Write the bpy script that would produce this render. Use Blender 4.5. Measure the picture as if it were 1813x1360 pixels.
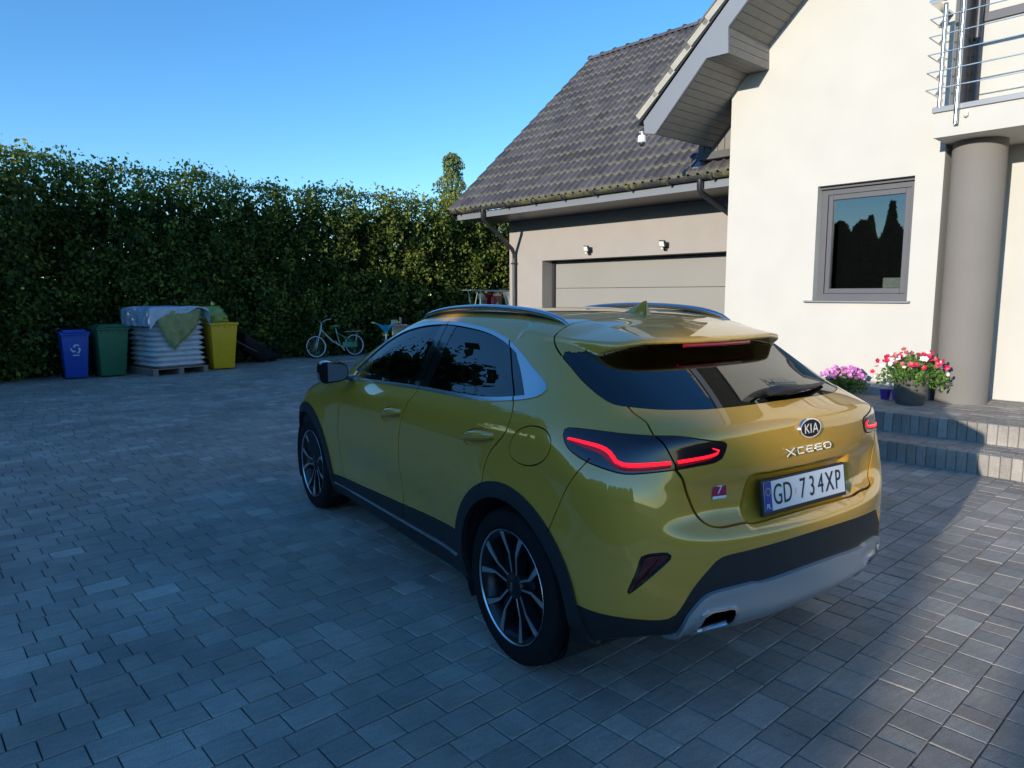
import bpy, bmesh, math, random
import numpy as np
from mathutils import Vector, Matrix, Euler
R = math.radians
random.seed(7); np.random.seed(7)
scene = bpy.context.scene
for o in list(bpy.data.objects): bpy.data.objects.remove(o)
COL = scene.collection
# ------------------------------------------------------------------ camera
cam_d = bpy.data.cameras.new('camera'); cam = bpy.data.objects.new('camera', cam_d); COL.objects.link(cam)
CAM = Vector((-2.4635, -2.3894, 1.5705)); YAW, PIT, ROL = 0.5843, -0.1277, -0.0025
cam.location = CAM
fw = Vector((math.sin(YAW)*math.cos(PIT), math.cos(YAW)*math.cos(PIT), math.sin(PIT)))
r0 = Vector((math.cos(YAW), -math.sin(YAW), 0)); u0 = r0.cross(fw)
rv = r0*math.cos(ROL) + u0*math.sin(ROL); uv = u0*math.cos(ROL) - r0*math.sin(ROL)
cam.matrix_world = Matrix((( rv.x, uv.x, -fw.x, CAM.x), (rv.y, uv.y, -fw.y, CAM.y), (rv.z, uv.z, -fw.z, CAM.z), (0, 0, 0, 1)))
cam_d.sensor_width = 36; cam_d.lens = 36*1244.98/1813; cam_d.clip_start = .05; cam_d.clip_end = 3000
scene.camera = cam
# ------------------------------------------------------------------ house frame: local x along the house front, local y out of the wall
HA = R(98.5); HV = Vector((math.cos(HA), math.sin(HA), 0)); NV = Vector((-math.sin(HA), math.cos(HA), 0))
# ------------------------------------------------------------------ daylight: low morning sun square onto the house front
SUN_EL = R(10.5); SUN_AZ = R(-8.0)
sun_h = NV*math.cos(SUN_AZ) + HV*math.sin(SUN_AZ)
SUN = sun_h*math.cos(SUN_EL) + Vector((0, 0, math.sin(SUN_EL)))
sd = bpy.data.lights.new('sun', 'SUN'); sd.energy = 2.2; sd.angle = R(.53); sd.color = (1, .93, .83)
so = bpy.data.objects.new('sun', sd); COL.objects.link(so)
so.rotation_euler = (-SUN).to_track_quat('-Z', 'Y').to_euler(); so.location = (-20, 0, 20)
world = bpy.data.worlds.new('World'); scene.world = world; world.use_nodes = True
wn = world.node_tree; wn.nodes.clear()
sky = wn.nodes.new('ShaderNodeTexSky'); sky.sky_type = 'NISHITA'; sky.sun_disc = False
sky.sun_elevation = SUN_EL; sky.sun_rotation = math.atan2(sun_h.x, sun_h.y)
sky.altitude = 100; sky.air_density = 1.0; sky.dust_density = 0.; sky.ozone_density = 4.0
bg = wn.nodes.new('ShaderNodeBackground'); bg.inputs['Strength'].default_value = .15
wo = wn.nodes.new('ShaderNodeOutputWorld')
hsv = wn.nodes.new('ShaderNodeHueSaturation'); hsv.inputs['Saturation'].default_value = 1.12; hsv.inputs['Hue'].default_value = .503; hsv.inputs['Value'].default_value = .87
wn.links.new(sky.outputs[0], hsv.inputs['Color']); wn.links.new(hsv.outputs[0], bg.inputs[0]); wn.links.new(bg.outputs[0], wo.inputs[0])
vs = scene.view_settings; vs.view_transform = 'Standard'; vs.look = 'None'; vs.exposure = 1.2; vs.gamma = 1
# ------------------------------------------------------------------ helpers
def tag(o, label=None, cat=None, group=None, kind=None):
    if label: o['label'] = label
    if cat: o['category'] = cat
    if group: o['group'] = group
    if kind: o['kind'] = kind
    return o
def thing(name, label, cat, loc=(0, 0, 0), rz=0, group=None):
    o = bpy.data.objects.new(name, None); COL.objects.link(o); o.empty_display_size = .1
    o.location = loc; o.rotation_euler = (0, 0, rz)
    return tag(o, label, cat, group)
def link(name, me, mat=None, parent=None, smooth=None):
    o = bpy.data.objects.new(name, me); COL.objects.link(o)
    if mat is not None and not me.materials: me.materials.append(mat)
    if parent is not None: o.parent = parent
    return o
def obj(name, bm, mat, parent=None, smooth=False, free=True):
    me = bpy.data.meshes.new(name)
    bmesh.ops.recalc_face_normals(bm, faces=bm.faces)
    bm.to_mesh(me)
    if free: bm.free()
    if smooth:
        me.polygons.foreach_set('use_smooth', [True]*len(me.polygons))
        if smooth != True: me.set_sharp_from_angle(angle=R(smooth))
    return link(name, me, mat, parent)
def pyobj(name, v, f, mat, parent=None, smooth=False):
    me = bpy.data.meshes.new(name); me.from_pydata([tuple(a) for a in v], [], f); me.update()
    if smooth:
        me.polygons.foreach_set('use_smooth', [True]*len(me.polygons))
        if smooth != True: me.set_sharp_from_angle(angle=R(smooth))
    return link(name, me, mat, parent)
def box(bm, lo, hi, bev=0, M=None, seg=1):
    c = [(a+b)/2 for a, b in zip(lo, hi)]; s = [abs(b-a) for a, b in zip(lo, hi)]
    r = bmesh.ops.create_cube(bm, size=1, matrix=Matrix.Translation(c) @ Matrix.Diagonal((*s, 1)))
    vs_ = r['verts']
    if bev > 0:
        es = list({e for v in vs_ for e in v.link_edges})
        r = bmesh.ops.bevel(bm, geom=es, offset=min(bev, min(s)*.45), segments=seg, profile=.5, affect='EDGES')
        vs_ = list({v for f in r['faces'] for v in f.verts} | {v for v in vs_ if v.is_valid})
    if M is not None: bmesh.ops.transform(bm, matrix=M, verts=vs_)
    return vs_
def tube(bm, pts, r, n=8, cap=True, closed=False, squash=None):
    P = [Vector(p) for p in pts]; N = len(P); rings = []
    rr = r if hasattr(r, '__len__') else [r]*N
    nrm = None
    for i in range(N):
        a = P[(i-1) % N] if (closed or i > 0) else P[i]; b = P[(i+1) % N] if (closed or i < N-1) else P[i]
        t = (b-a).normalized()
        if nrm is None:
            nrm = t.orthogonal().normalized()
            if abs(t.z) < .9: nrm = Vector((0, 0, 1)).cross(t).normalized()
        nrm = (nrm - t*nrm.dot(t)).normalized(); bi = t.cross(nrm)
        ring = []
        for k in range(n):
            an = 2*math.pi*(k+.5)/n; sx, sy = squash or (1, 1)
            ring.append(bm.verts.new(P[i] + nrm*math.cos(an)*rr[i]*sx + bi*math.sin(an)*rr[i]*sy))
        rings.append(ring)
    m = N if closed else N-1
    for i in range(m):
        A, B = rings[i], rings[(i+1) % N]
        for k in range(n): bm.faces.new((A[k], A[(k+1) % n], B[(k+1) % n], B[k]))
    if cap and not closed:
        bm.faces.new(rings[0][::-1]); bm.faces.new(rings[-1])
def prism(bm, poly, lo, hi, axis=2, M=None):
    """extrude a 2-D polygon along an axis; poly is in the two other axes in order"""
    def mk(p, h):
        return (h, p[0], p[1]) if axis == 0 else (p[0], h, p[1]) if axis == 1 else (p[0], p[1], h)
    A = [bm.verts.new(mk(p, lo)) for p in poly]; B = [bm.verts.new(mk(p, hi)) for p in poly]
    n = len(poly)
    bm.faces.new(A[::-1]); bm.faces.new(B)
    for i in range(n): bm.faces.new((A[i], A[(i+1) % n], B[(i+1) % n], B[i]))
    if M is not None: bmesh.ops.transform(bm, matrix=M, verts=A+B)
    return A+B
def lathe(bm, prof, n=24, M=None, closed=False):
    """prof: (r, z) pairs turned about z"""
    rings = []
    for r, z in prof:
        if r < 1e-6: rings.append([bm.verts.new((0, 0, z))])
        else: rings.append([bm.verts.new((r*math.cos(2*math.pi*k/n), r*math.sin(2*math.pi*k/n), z)) for k in range(n)])
    m = len(rings) if closed else len(rings)-1
    for i in range(m):
        A, B = rings[i], rings[(i+1) % len(rings)]
        for k in range(n):
            k2 = (k+1) % n
            if len(A) == 1 and len(B) == 1: continue
            if len(A) == 1: bm.faces.new((A[0], B[k2], B[k]))
            elif len(B) == 1: bm.faces.new((A[k], A[k2], B[0]))
            else: bm.faces.new((A[k], A[k2], B[k2], B[k]))
    if M is not None: bmesh.ops.transform(bm, matrix=M, verts=[v for r_ in rings for v in r_])
def copy_tree(o, parent=None):
    c = o.copy(); COL.objects.link(c)
    if parent is not None: c.parent = parent
    for ch in o.children: copy_tree(ch, c)
    return c
# ---- materials
def mat(name, col, rough=.6, metal=0., spec=.5, noise=None, bump=None, coat=0., alpha=None, sheen=0, trans=0):
    """noise = (scale, amount, detail): brightness variation; bump = (scale, strength)"""
    m = bpy.data.materials.new(name); m.use_nodes = True; nt = m.node_tree; b = nt.nodes['Principled BSDF']
    b.inputs['Base Color'].default_value = (*col, 1); b.inputs['Roughness'].default_value = rough
    b.inputs['Metallic'].default_value = metal; b.inputs['Specular IOR Level'].default_value = spec
    b.inputs['Coat Weight'].default_value = coat; b.inputs['Coat Roughness'].default_value = .03
    if trans: b.inputs['Transmission Weight'].default_value = trans
    tc = nt.nodes.new('ShaderNodeTexCoord')
    if noise:
        n = nt.nodes.new('ShaderNodeTexNoise'); n.inputs['Scale'].default_value = noise[0]; n.inputs['Detail'].default_value = noise[2] if len(noise) > 2 else 5
        nt.links.new(tc.outputs['Object'], n.inputs['Vector'])
        r = nt.nodes.new('ShaderNodeMapRange'); r.inputs[1].default_value = .25; r.inputs[2].default_value = .75
        r.inputs[3].default_value = 1-noise[1]; r.inputs[4].default_value = 1+noise[1]
        nt.links.new(n.outputs[0], r.inputs[0])
        mx = nt.nodes.new('ShaderNodeVectorMath'); mx.operation = 'SCALE'; mx.inputs[0].default_value = col
        nt.links.new(r.outputs[0], mx.inputs['Scale']); nt.links.new(mx.outputs[0], b.inputs['Base Color'])
    if bump:
        n2 = nt.nodes.new('ShaderNodeTexNoise'); n2.inputs['Scale'].default_value = bump[0]; n2.inputs['Detail'].default_value = 4
        nt.links.new(tc.outputs['Object'], n2.inputs['Vector'])
        bp = nt.nodes.new('ShaderNodeBump'); bp.inputs['Strength'].default_value = bump[1]; bp.inputs['Distance'].default_value = bump[2] if len(bump) > 2 else .01
        nt.links.new(n2.outputs[0], bp.inputs['Height']); nt.links.new(bp.outputs[0], b.inputs['Normal'])
    return m
def N(m, t, **kw):
    n = m.node_tree.nodes.new(t)
    for k, v in kw.items():
        if k in n.inputs: n.inputs[k].default_value = v
        else: setattr(n, k, v)
    return n
def L(m, a, b): m.node_tree.links.new(a, b)
def glass_mat(name, tint, rough=.0, ior=2.1):
    m = bpy.data.materials.new(name); m.use_nodes = True; nt = m.node_tree; nt.nodes.clear()
    o = N(m, 'ShaderNodeOutputMaterial'); t = N(m, 'ShaderNodeBsdfTransparent'); t.inputs[0].default_value = (*tint, 1)
    g = N(m, 'ShaderNodeBsdfGlossy', Roughness=rough); fr = N(m, 'ShaderNodeFresnel', IOR=ior); mx = N(m, 'ShaderNodeMixShader')
    L(m, fr.outputs[0], mx.inputs[0]); L(m, t.outputs[0], mx.inputs[1]); L(m, g.outputs[0], mx.inputs[2]); L(m, mx.outputs[0], o.inputs[0])
    return m
def emis_mat(name, col, st):
    m = mat(name, col, .3); b = m.node_tree.nodes['Principled BSDF']
    b.inputs['Emission Color'].default_value = (*col, 1); b.inputs['Emission Strength'].default_value = st
    return m
# ------------------------------------------------------------------ ground and paving (house frame: a along the house, b out of the wall)
def hframe(o): o.rotation_euler = (0, 0, HA); return o
def W3(a, b, z=0): return HV*a + NV*b + Vector((0, 0, z))
M_ground = mat('lawn_earth', (.035, .045, .018), .95, noise=(3, .4), bump=(30, .6, .05))
bm = bmesh.new(); bmesh.ops.create_grid(bm, x_segments=8, y_segments=8, size=700, matrix=Matrix.Translation((0, 0, -.045)))
tag(obj('ground', bm, M_ground), kind='structure')
def paver_mat(name, base=(.205, .20, .195)):
    m = mat(name, base, .86); nt = m.node_tree; b = nt.nodes['Principled BSDF']; b.inputs['Specular IOR Level'].default_value = .35
    oi = N(m, 'ShaderNodeObjectInfo'); at = N(m, 'ShaderNodeAttribute', attribute_name='rnd'); ad = N(m, 'ShaderNodeMath', operation='ADD'); fr = N(m, 'ShaderNodeMath', operation='FRACT')
    L(m, oi.outputs['Random'], ad.inputs[0]); L(m, at.outputs['Fac'], ad.inputs[1]); L(m, ad.outputs[0], fr.inputs[0])
    cr = N(m, 'ShaderNodeValToRGB'); e = cr.color_ramp.elements; e[0].color = (.285, .256, .22, 1); e[1].color = (.44, .395, .337, 1)
    for p, c in ((.3, (.305, .275, .235, 1)), (.6, (.37, .333, .284, 1)), (.85, (.325, .275, .225, 1))): q = e.new(p); q.color = c
    L(m, fr.outputs[0], cr.inputs[0])
    geo = N(m, 'ShaderNodeNewGeometry')
    n1 = N(m, 'ShaderNodeTexNoise', Scale=1.1, Detail=6., Roughness=.65); n2 = N(m, 'ShaderNodeTexNoise', Scale=160., Detail=3.); n3 = N(m, 'ShaderNodeTexNoise', Scale=9., Detail=4., Roughness=.6)
    mp = N(m, 'ShaderNodeMapping'); mp.inputs['Scale'].default_value = (1, 5, 1); L(m, geo.outputs['Position'], mp.inputs[0]); L(m, mp.outputs[0], n3.inputs['Vector'])
    for n in (n1, n2): L(m, geo.outputs['Position'], n.inputs['Vector'])
    def rng(n, lo, hi, a=.3, c=.7):
        r = N(m, 'ShaderNodeMapRange'); r.inputs[1].default_value = a; r.inputs[2].default_value = c; r.inputs[3].default_value = lo; r.inputs[4].default_value = hi; L(m, n.outputs[0], r.inputs[0]); return r
    r1, r2, r3 = rng(n1, .70, 1.28), rng(n2, .82, 1.18), rng(n3, .90, 1.12)
    m1 = N(m, 'ShaderNodeMath', operation='MULTIPLY'); m2 = N(m, 'ShaderNodeMath', operation='MULTIPLY'); L(m, r1.outputs[0], m1.inputs[0]); L(m, r2.outputs[0], m1.inputs[1]); L(m, m1.outputs[0], m2.inputs[0]); L(m, r3.outputs[0], m2.inputs[1])
    sc = N(m, 'ShaderNodeVectorMath', operation='SCALE'); L(m, cr.outputs[0], sc.inputs[0]); L(m, m2.outputs[0], sc.inputs['Scale']); L(m, sc.outputs[0], b.inputs['Base Color'])
    bp = N(m, 'ShaderNodeBump', Strength=.35, Distance=.004); L(m, n2.outputs[0], bp.inputs['Height']); L(m, bp.outputs[0], b.inputs['Normal'])
    return m
M_paver = paver_mat('concrete_paver')
M_joint = mat('joint_sand', (.045, .043, .040), .95, noise=(25, .4))
bm = bmesh.new(); prism(bm, [(-12, 4.2), (15.0, 4.2), (15.0, -7.58), (3.3, -7.58), (3.3, -5.95), (1.8, -5.95), (1.8, -4.3), (-12, -4.3)][::-1], -.044, -.011)
driveway = tag(hframe(obj('driveway', bm, M_joint)), kind='structure')
rng_ = random.Random(3)
PW = .142; JG = .0048
def stone_verts(a0, a1, b0, b1, z=0, r=.0038, tilt=(0, 0)):
    ca, cb = (a0+a1)/2, (b0+b1)/2; out = []
    for ins, dz in ((r, 0), (0, -r*.8), (0, -.03)):
        for x, y in ((a0+ins, b0+ins), (a1-ins, b0+ins), (a1-ins, b1-ins), (a0+ins, b1-ins)):
            out.append((x, y, z + dz + (x-ca)*tilt[0] + (y-cb)*tilt[1]))
    return out
SF = [(0, 1, 2, 3)] + [(4+i, 4+(i+1) % 4, (i+1) % 4, i) for i in range(4)] + [(8+i, 8+(i+1) % 4, 4+(i+1) % 4, 4+i) for i in range(4)]
stones = []
def run_course(a0, blo, bhi):
    b = bhi + rng_.uniform(0, .2)
    while b > blo:
        ln = rng_.choice((.107, .142, .142, .178, .213)); lo = max(b-ln, blo); hi = min(b, bhi)
        if hi-lo > .03: stones.append((a0+JG/2, a0+PW-JG/2, lo+JG/2, hi-JG/2))
        b -= ln
k = 0
a0 = -3.4
while a0 < 14.9:
    bhi = 3.4 if a0 > 2 else 3.0; blo = -4.215 if a0 < 1.70 else (-5.99 if a0 < 3.25 else -7.59)
    if a0 > 5: bhi = 3.2
    run_course(a0, blo, bhi); a0 += PW
def pix(a, b, z=0):
    p = W3(a, b, z) - CAM; d = p.dot(fw)
    return None if d < .1 else (906.5 + 1244.98*p.dot(rv)/d, 680 - 1244.98*p.dot(uv)/d, d)
def score(s):
    q = pix((s[0]+s[1])/2, (s[2]+s[3])/2)
    if q is None or not (-10 < q[0] < 1823 and q[1] < 1368): return 99
    if 860 < q[0] < 1540 and q[1] < 1090 and q[2] > 2.6: return 50 + q[2]
    return q[2]
order = sorted(range(len(stones)), key=lambda i: score(stones[i])); near = set(order[:300])
cache = {}
for i in order[:300]:
    a0, a1, b0, b1 = stones[i]; key = round(b1-b0, 4)
    if key not in cache:
        me = bpy.data.meshes.new('paver'); h = (b1-b0)/2; me.from_pydata(stone_verts(-(PW-JG)/2, (PW-JG)/2, -h, h), [], SF); me.materials.append(M_paver); cache[key] = me
    o = link('paver', cache[key], None, driveway); o.location = ((a0+a1)/2, (b0+b1)/2, rng_.uniform(-.0022, .0012)); o.rotation_euler = (rng_.gauss(0, .006), rng_.gauss(0, .008), rng_.gauss(0, .006))
def stone_field(name, lst, m, parent, z=0):
    V, F, C_ = [], [], []
    for s in lst:
        k = len(V); V += stone_verts(*s[:4], z + rng_.uniform(-.0022, .0012) if len(s) == 4 else s[4], tilt=(rng_.gauss(0, .008), rng_.gauss(0, .006))); F += [tuple(k+i for i in f) for f in SF]; C_ += [rng_.random()]*len(SF)
    me = bpy.data.meshes.new(name); me.from_pydata(V, [], F); at = me.attributes.new('rnd', 'FLOAT', 'FACE'); at.data.foreach_set('value', C_)
    return link(name, me, m, parent)
tag(stone_field('far_pavers', [stones[i] for i in range(len(stones)) if i not in near], M_paver, driveway), kind='stuff')
# fallen leaf
M_leafy = mat('yellowed_leaf', (.42, .40, .08), .6)
def fallen_leaf(p, rz, s, label, m=M_leafy):
    bm = bmesh.new(); L_ = [(0, -.5, 0), (.22, -.2, .08), (.26, .1, .10), (.12, .4, .06), (0, .6, .0), (-.12, .4, .06), (-.26, .1, .10), (-.22, -.2, .08)]
    vs_ = [bm.verts.new((x*s, y*s, z*s+.003)) for x, y, z in L_]; c0 = bm.verts.new((0, 0, .004))
    for i in range(8): bm.faces.new((vs_[i], vs_[(i+1) % 8], c0))
    o = tag(obj('fallen_leaf', bm, m), label, 'leaf'); o.location = p; o.rotation_euler = (0, 0, rz)
fallen_leaf(W3(-.02, -2.90, .001), 1.3, .055, 'small yellow green leaf lying on the grey pavers near the steps')
# ------------------------------------------------------------------ house with gable, recessed garage wing, entrance terrace (local a, b, z)
M_render = mat('cream_render', (.56, .535, .475), .9, noise=(2.2, .035, 6), bump=(260, .25, .003))
M_column = mat('taupe_column_paint', (.205, .187, .165), .85, noise=(2.5, .04, 6), bump=(260, .2, .003))
M_rendg = mat('taupe_render', (.35, .315, .28), .9, noise=(2.5, .04, 6), bump=(260, .25, .003))
M_metal = mat('grey_sheet_metal', (.25, .265, .285), .45, .3, noise=(1.5, .06))
M_metald = mat('dark_sheet_metal', (.045, .046, .05), .4, .4, noise=(6, .15))
M_soffit = mat('grey_brown_soffit_board', (.20, .185, .165), .6, noise=(8, .10))
M_clad = mat('dark_cladding_board', (.10, .098, .095), .6, noise=(8, .1))
M_frame = mat('anthracite_window_frame', (.105, .105, .112), .42, noise=(5, .05))
M_steel = mat('stainless_steel', (.66, .62, .56), .22, 1.)
M_gdoor = mat('grey_beige_garage_door', (.285, .272, .24), .5, noise=(1.2, .03))
M_wglass = glass_mat('window_pane', (.62, .66, .66)); 
house = hframe(thing('house', 'cream rendered house with dark tiled roofs, gable, balcony and garage wing', 'house'))
def hb(name, lo, hi, m, parent=house, bev=0, label=None, M=None):
    bm = bmesh.new(); box(bm, lo, hi, bev, M); o = obj(name, bm, m, parent)
    if label: o['label'] = label
    return o
def hprism(name, poly, lo, hi, axis, m, parent=house):
    bm = bmesh.new(); prism(bm, poly, lo, hi, axis); return obj(name, bm, m, parent)
def polyface(bm, outer, hole, y):  # front wall sheet with a hole
    pass
# gable front: wall with a window opening, built from blocks round the opening
SL = .95
rk = lambda a: 3.84 + SL*(4.05-a)                     # top of rake board
AP = -1.6                                             # ridge position
WA0, WA1, WZ0, WZ1 = 1.005, 2.105, 1.475, 2.875
bm = bmesh.new()
def quadwall(pts, y0, y1): prism(bm, pts, y0, y1, 1)
top = lambda a: rk(a) - .16
quadwall([(WA1, -.05), (3.34, -.05), (3.34, 4.30), (3.0, 4.60), (WA1, top(WA1))], -6.0, -6.4)
quadwall([(.72, -.05), (WA0, -.05), (WA0, top(WA0)), (.72, top(.72))], -6.0, -6.4)
quadwall([(WA0, -.05), (WA1, -.05), (WA1, WZ0), (WA0, WZ0)], -6.0, -6.4)
quadwall([(WA0, WZ1), (WA1, WZ1), (WA1, top(WA1)), (WA0, top(WA0))], -6.0, -6.4)
bmesh.ops.remove_doubles(bm, verts=bm.verts, dist=1e-4)
inner = [f for f in bm.faces if False]
wall = obj('front_wall', bm, M_render, house)
hprism('entrance_wall', [(-8, -.05), (.719, -.05), (.719, top(.72)), (AP, top(AP)), (-8, top(AP)-6)], -6.62, -6.95, 1, M_render)
hprism('side_wall', [(-6.01, -.05), (-14, -.05), (-14, 4.2), (-6.01, 4.2)][::-1], 3.0, 3.338, 0, M_render)
# ground floor window
win = hb('window', (WA0+.002, -6.20, WZ0+.002), (WA0+.075, -6.13, WZ1-.002), M_frame)
hb('window_frame', (WA1-.075, -6.20, WZ0+.002), (WA1-.002, -6.13, WZ1-.002), M_frame, win); hb('window_frame', (WA0+.075, -6.20, WZ0+.002), (WA1-.075, -6.13, WZ0+.085), M_frame, win)
hb('window_frame', (WA0+.075, -6.20, WZ1-.10), (WA1-.075, -6.13, WZ1-.002), M_frame, win)
for lo, hi in (((WA0+.078, -6.205, WZ0+.088), (WA0+.135, -6.145, WZ1-.103)), ((WA1-.135, -6.205, WZ0+.088), (WA1-.078, -6.145, WZ1-.103)), ((WA0+.135, -6.205, WZ0+.088), (WA1-.135, -6.145, WZ0+.15)), ((WA0+.135, -6.205, WZ1-.165), (WA1-.135, -6.145, WZ1-.103))): hb('sash', lo, hi, M_frame, win, .004)
hb('pane', (WA0+.135, -6.180, WZ0+.15), (WA1-.135, -6.174, WZ1-.165), M_wglass, win)
hb('window_sill', (.965, -6.19, WZ0-.022), (2.195, -5.945, WZ0+.001), M_metal, win, .004)
hb('blind_box', (WA0+.004, -6.16, WZ1-.035), (WA1-.004, -6.08, WZ1-.003), M_frame, win)
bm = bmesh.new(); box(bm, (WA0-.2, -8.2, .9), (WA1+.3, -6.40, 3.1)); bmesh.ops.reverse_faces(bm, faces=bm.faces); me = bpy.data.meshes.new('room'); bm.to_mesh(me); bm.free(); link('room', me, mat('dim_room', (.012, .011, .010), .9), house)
slb = hframe(thing('slatted_box', 'white slatted plastic box standing behind the ground floor window pane', 'box', W3(1.24, -6.30, 1.50)))
Ms = Matrix.Rotation(R(14), 4, 'Z')
M_slat = mat('white_plastic', (.78, .78, .70), .5)
bm = bmesh.new(); box(bm, (-.14, -.045, 0), (.14, .02, .25), .01, Ms); obj('box_body', bm, M_slat, slb)
for i in range(6):
    for x0 in (-.125, .008):
        bm = bmesh.new(); box(bm, (x0, .018, .018+i*.038), (x0+.117, .028, .018+i*.038+.026), .003, Ms); obj('slat', bm, M_slat, slb)
# round column under the balcony
col_ = hb('porch_column', (0, 0, 0), (.01, .01, .01), M_column); bm = bmesh.new(); lathe(bm, [(0, .30), (.255, .30), (.255, 3.165), (0, 3.165)], 48, Matrix.Translation((.43, -6.13, 0))); bm.to_mesh(col_.data); bm.free()
col_.data.polygons.foreach_set('use_smooth', [True]*len(col_.data.polygons)); col_.data.set_sharp_from_angle(angle=R(40))
# balcony
slab = hb('balcony_slab', (-8, -6.615, 3.17), (.715, -5.58, 3.42), M_render); hb('balcony_edge_trim', (-8, -6.61, 3.42), (.735, -5.555, 3.475), M_metal, slab, .004)
def rail(name, pts, r, parent, n=8):
    bm = bmesh.new(); tube(bm, pts, r, n); return obj(name, bm, M_steel, parent, smooth=50)
rails = rail('balcony_railing', [(.50, -5.52, 3.27), (.50, -5.52, 4.50)], .022, house)
for p in ((.685, -5.60), (-.75, -5.52), (-1.9, -5.52)): rail('post', [(*p, 3.27 if p[1] > -5.55 else 3.474), (*p, 4.50)], .022, rails)
for z in (3.64, 3.81, 3.985, 4.16, 4.335): rail('rod', [(-8, -5.47, z), (.775, -5.47, z)], .0065, rails, 6); rail('rod', [(.781, -5.470, z), (.781, -6.05, z)], .0065, rails, 6)
bm = bmesh.new(); box(bm, (-8, -5.53, 4.50), (.80, -5.47, 4.525)); obj('handrail', bm, M_steel, rails); bm = bmesh.new(); box(bm, (.735, -6.30, 4.499), (.80, -5.531, 4.524)); obj('handrail', bm, M_steel, rails)
hb('railing_spotlight', (.40, -5.575, 3.33), (.44, -5.53, 3.39), mat('clear_plastic', (.7, .7, .66), .15), rails, .012)
# upper window above the balcony parapet
uw = hb('upper_window', (-2.2, -6.66, 4.54), (.66, -6.58, 4.63), M_frame); hb('window_frame', (.58, -6.66, 4.632), (.66, -6.58, 6.4), M_frame, uw); hb('pane', (-2.2, -6.63, 4.632), (.579, -6.622, 6.4), M_wglass, uw)
hb('jamb_shade', (.70, -6.58, 3.476), (.718, -6.05, 6.2), M_frame, house);  # dark sheet laid over the jamb to imitate its shaded face
bm = bmesh.new(); tube(bm, [(.64, -6.50, 3.48), (.64, -6.50, 6.4)], .045, 12); obj('downpipe', bm, M_metald, house, smooth=50)
# terrace with two steps: concrete core, upright edge blocks, paved tops
terr = tag(hframe(bpy.data.objects.new('terrace', None)), kind='structure'); COL.objects.link(terr)
hb('terrace_core', (-8, -4.78, -.04), (1.79, -4.25, .150), M_joint, terr); hb('terrace_core', (-8, -6.615, -.04), (.715, -4.80, .335), M_joint, terr); hb('terrace_core', (.715, -5.995, -.04), (1.79, -4.80, .335), M_joint, terr)
M_block = paver_mat('edge_block')
bl = None
for fb, z0, z1 in ((-4.222, -.02, .180), (-4.772, .16, .365)):
    a = 1.79
    while a > -1.6:
        if bl is None or bl[0] != (z0, z1):
            bm = bmesh.new(); box(bm, (-.0395, -.055, z0), (.0395, 0, z1), .006, None, 1); me = bpy.data.meshes.new('edge_block'); bm.to_mesh(me); bm.free(); me.materials.append(M_block); bl = ((z0, z1), me)
        o = link('edge_block', bl[1], None, terr); o.location = (a-.041, fb + rng_.uniform(-.003, .002), rng_.uniform(-.002, .002)); o.rotation_euler = (rng_.gauss(0, .006), 0, rng_.gauss(0, .02)); a -= .082
tops_ = []
def treads(z, blo, bhi, ahi):
    b = bhi
    while b > blo+.02:
        b2 = max(b-.142, blo); a = ahi - rng_.uniform(0, .1)
        while a > -1.6:
            ln = rng_.choice((.107, .142, .178, .213)); tops_.append((a-ln+JG/2, a-JG/2, b2+JG/2, b-JG/2, z)); a -= ln
        b = b2
treads(.178, -4.770, -4.280, 1.79); treads(.363, -5.99, -4.830, 1.79); treads(.363, -6.61, -5.995, .70)
def tread_key(s):
    q = pix((s[0]+s[1])/2, (s[2]+s[3])/2, s[4]); return 99 if q is None or not 1440 < q[0] < 1830 else q[2]
tops_.sort(key=tread_key)
for s in tops_[:150]:
    key = ('t', round(s[1]-s[0], 4), round(s[3]-s[2], 4))
    if key not in cache:
        me = bpy.data.meshes.new('paver'); w, h = (s[1]-s[0])/2, (s[3]-s[2])/2; me.from_pydata(stone_verts(-w, w, -h, h), [], SF); me.materials.append(M_paver); cache[key] = me
    o = link('paver', cache[key], None, terr); o.location = ((s[0]+s[1])/2, (s[2]+s[3])/2, s[4]+rng_.uniform(-.001, .001))
tag(stone_field('far_pavers', tops_[150:], M_paver, terr), kind='stuff')
# ---- gable roof: rake board, boarded soffit with its step, verge tiles
gb0, gb1 = -5.05, -5.02
rake = hprism('rake_board', [(4.05, 3.84), (4.03, 3.68), (3.86, 3.65), (3.12, 4.42), (2.82, 4.41), (2.83, 4.71), (AP, rk(AP)-.34), (AP, rk(AP))], gb0, gb1, 1, M_metal)
def board(name, p0, p1, b0, b1, m, parent, th=.014, gap=.006, n=None):
    """row of boards along the line p0-p1 in (a, z), each running from b0 to b1"""
    d = Vector((p1[0]-p0[0], p1[1]-p0[1])); l = d.length; n = n or max(1, round(l/.10)); u = d/l; nn = Vector((-u.y, u.x))*th; w = l/n
    for i in range(n):
        a = Vector(p0) + u*(w*i + gap/2); b = Vector(p0) + u*(w*(i+1) - gap/2); r = u*.008
        hprism(name, [tuple(a), tuple(a+nn*.6), tuple(a+r+nn), tuple(b-r+nn), tuple(b+nn*.6), tuple(b)], b0, b1, 1, m, parent)
sof = hprism('soffit', [(4.0, 3.69), (3.86, 3.665), (3.13, 4.435), (2.835, 4.425), (2.845, 4.73), (AP, rk(AP)-.325), (AP, rk(AP)-.25), (2.9, rk(2.9)-.25), (4.0, rk(4.0)-.08)], -6.5, -5.055, 1, M_soffit)
board('soffit_board', (3.12, 4.42), (3.86, 3.65), -6.45, -5.06, M_soffit, sof); board('soffit_board', (2.82, 4.41), (3.12, 4.42), -6.0, -5.06, M_soffit, sof, n=3)
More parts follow.
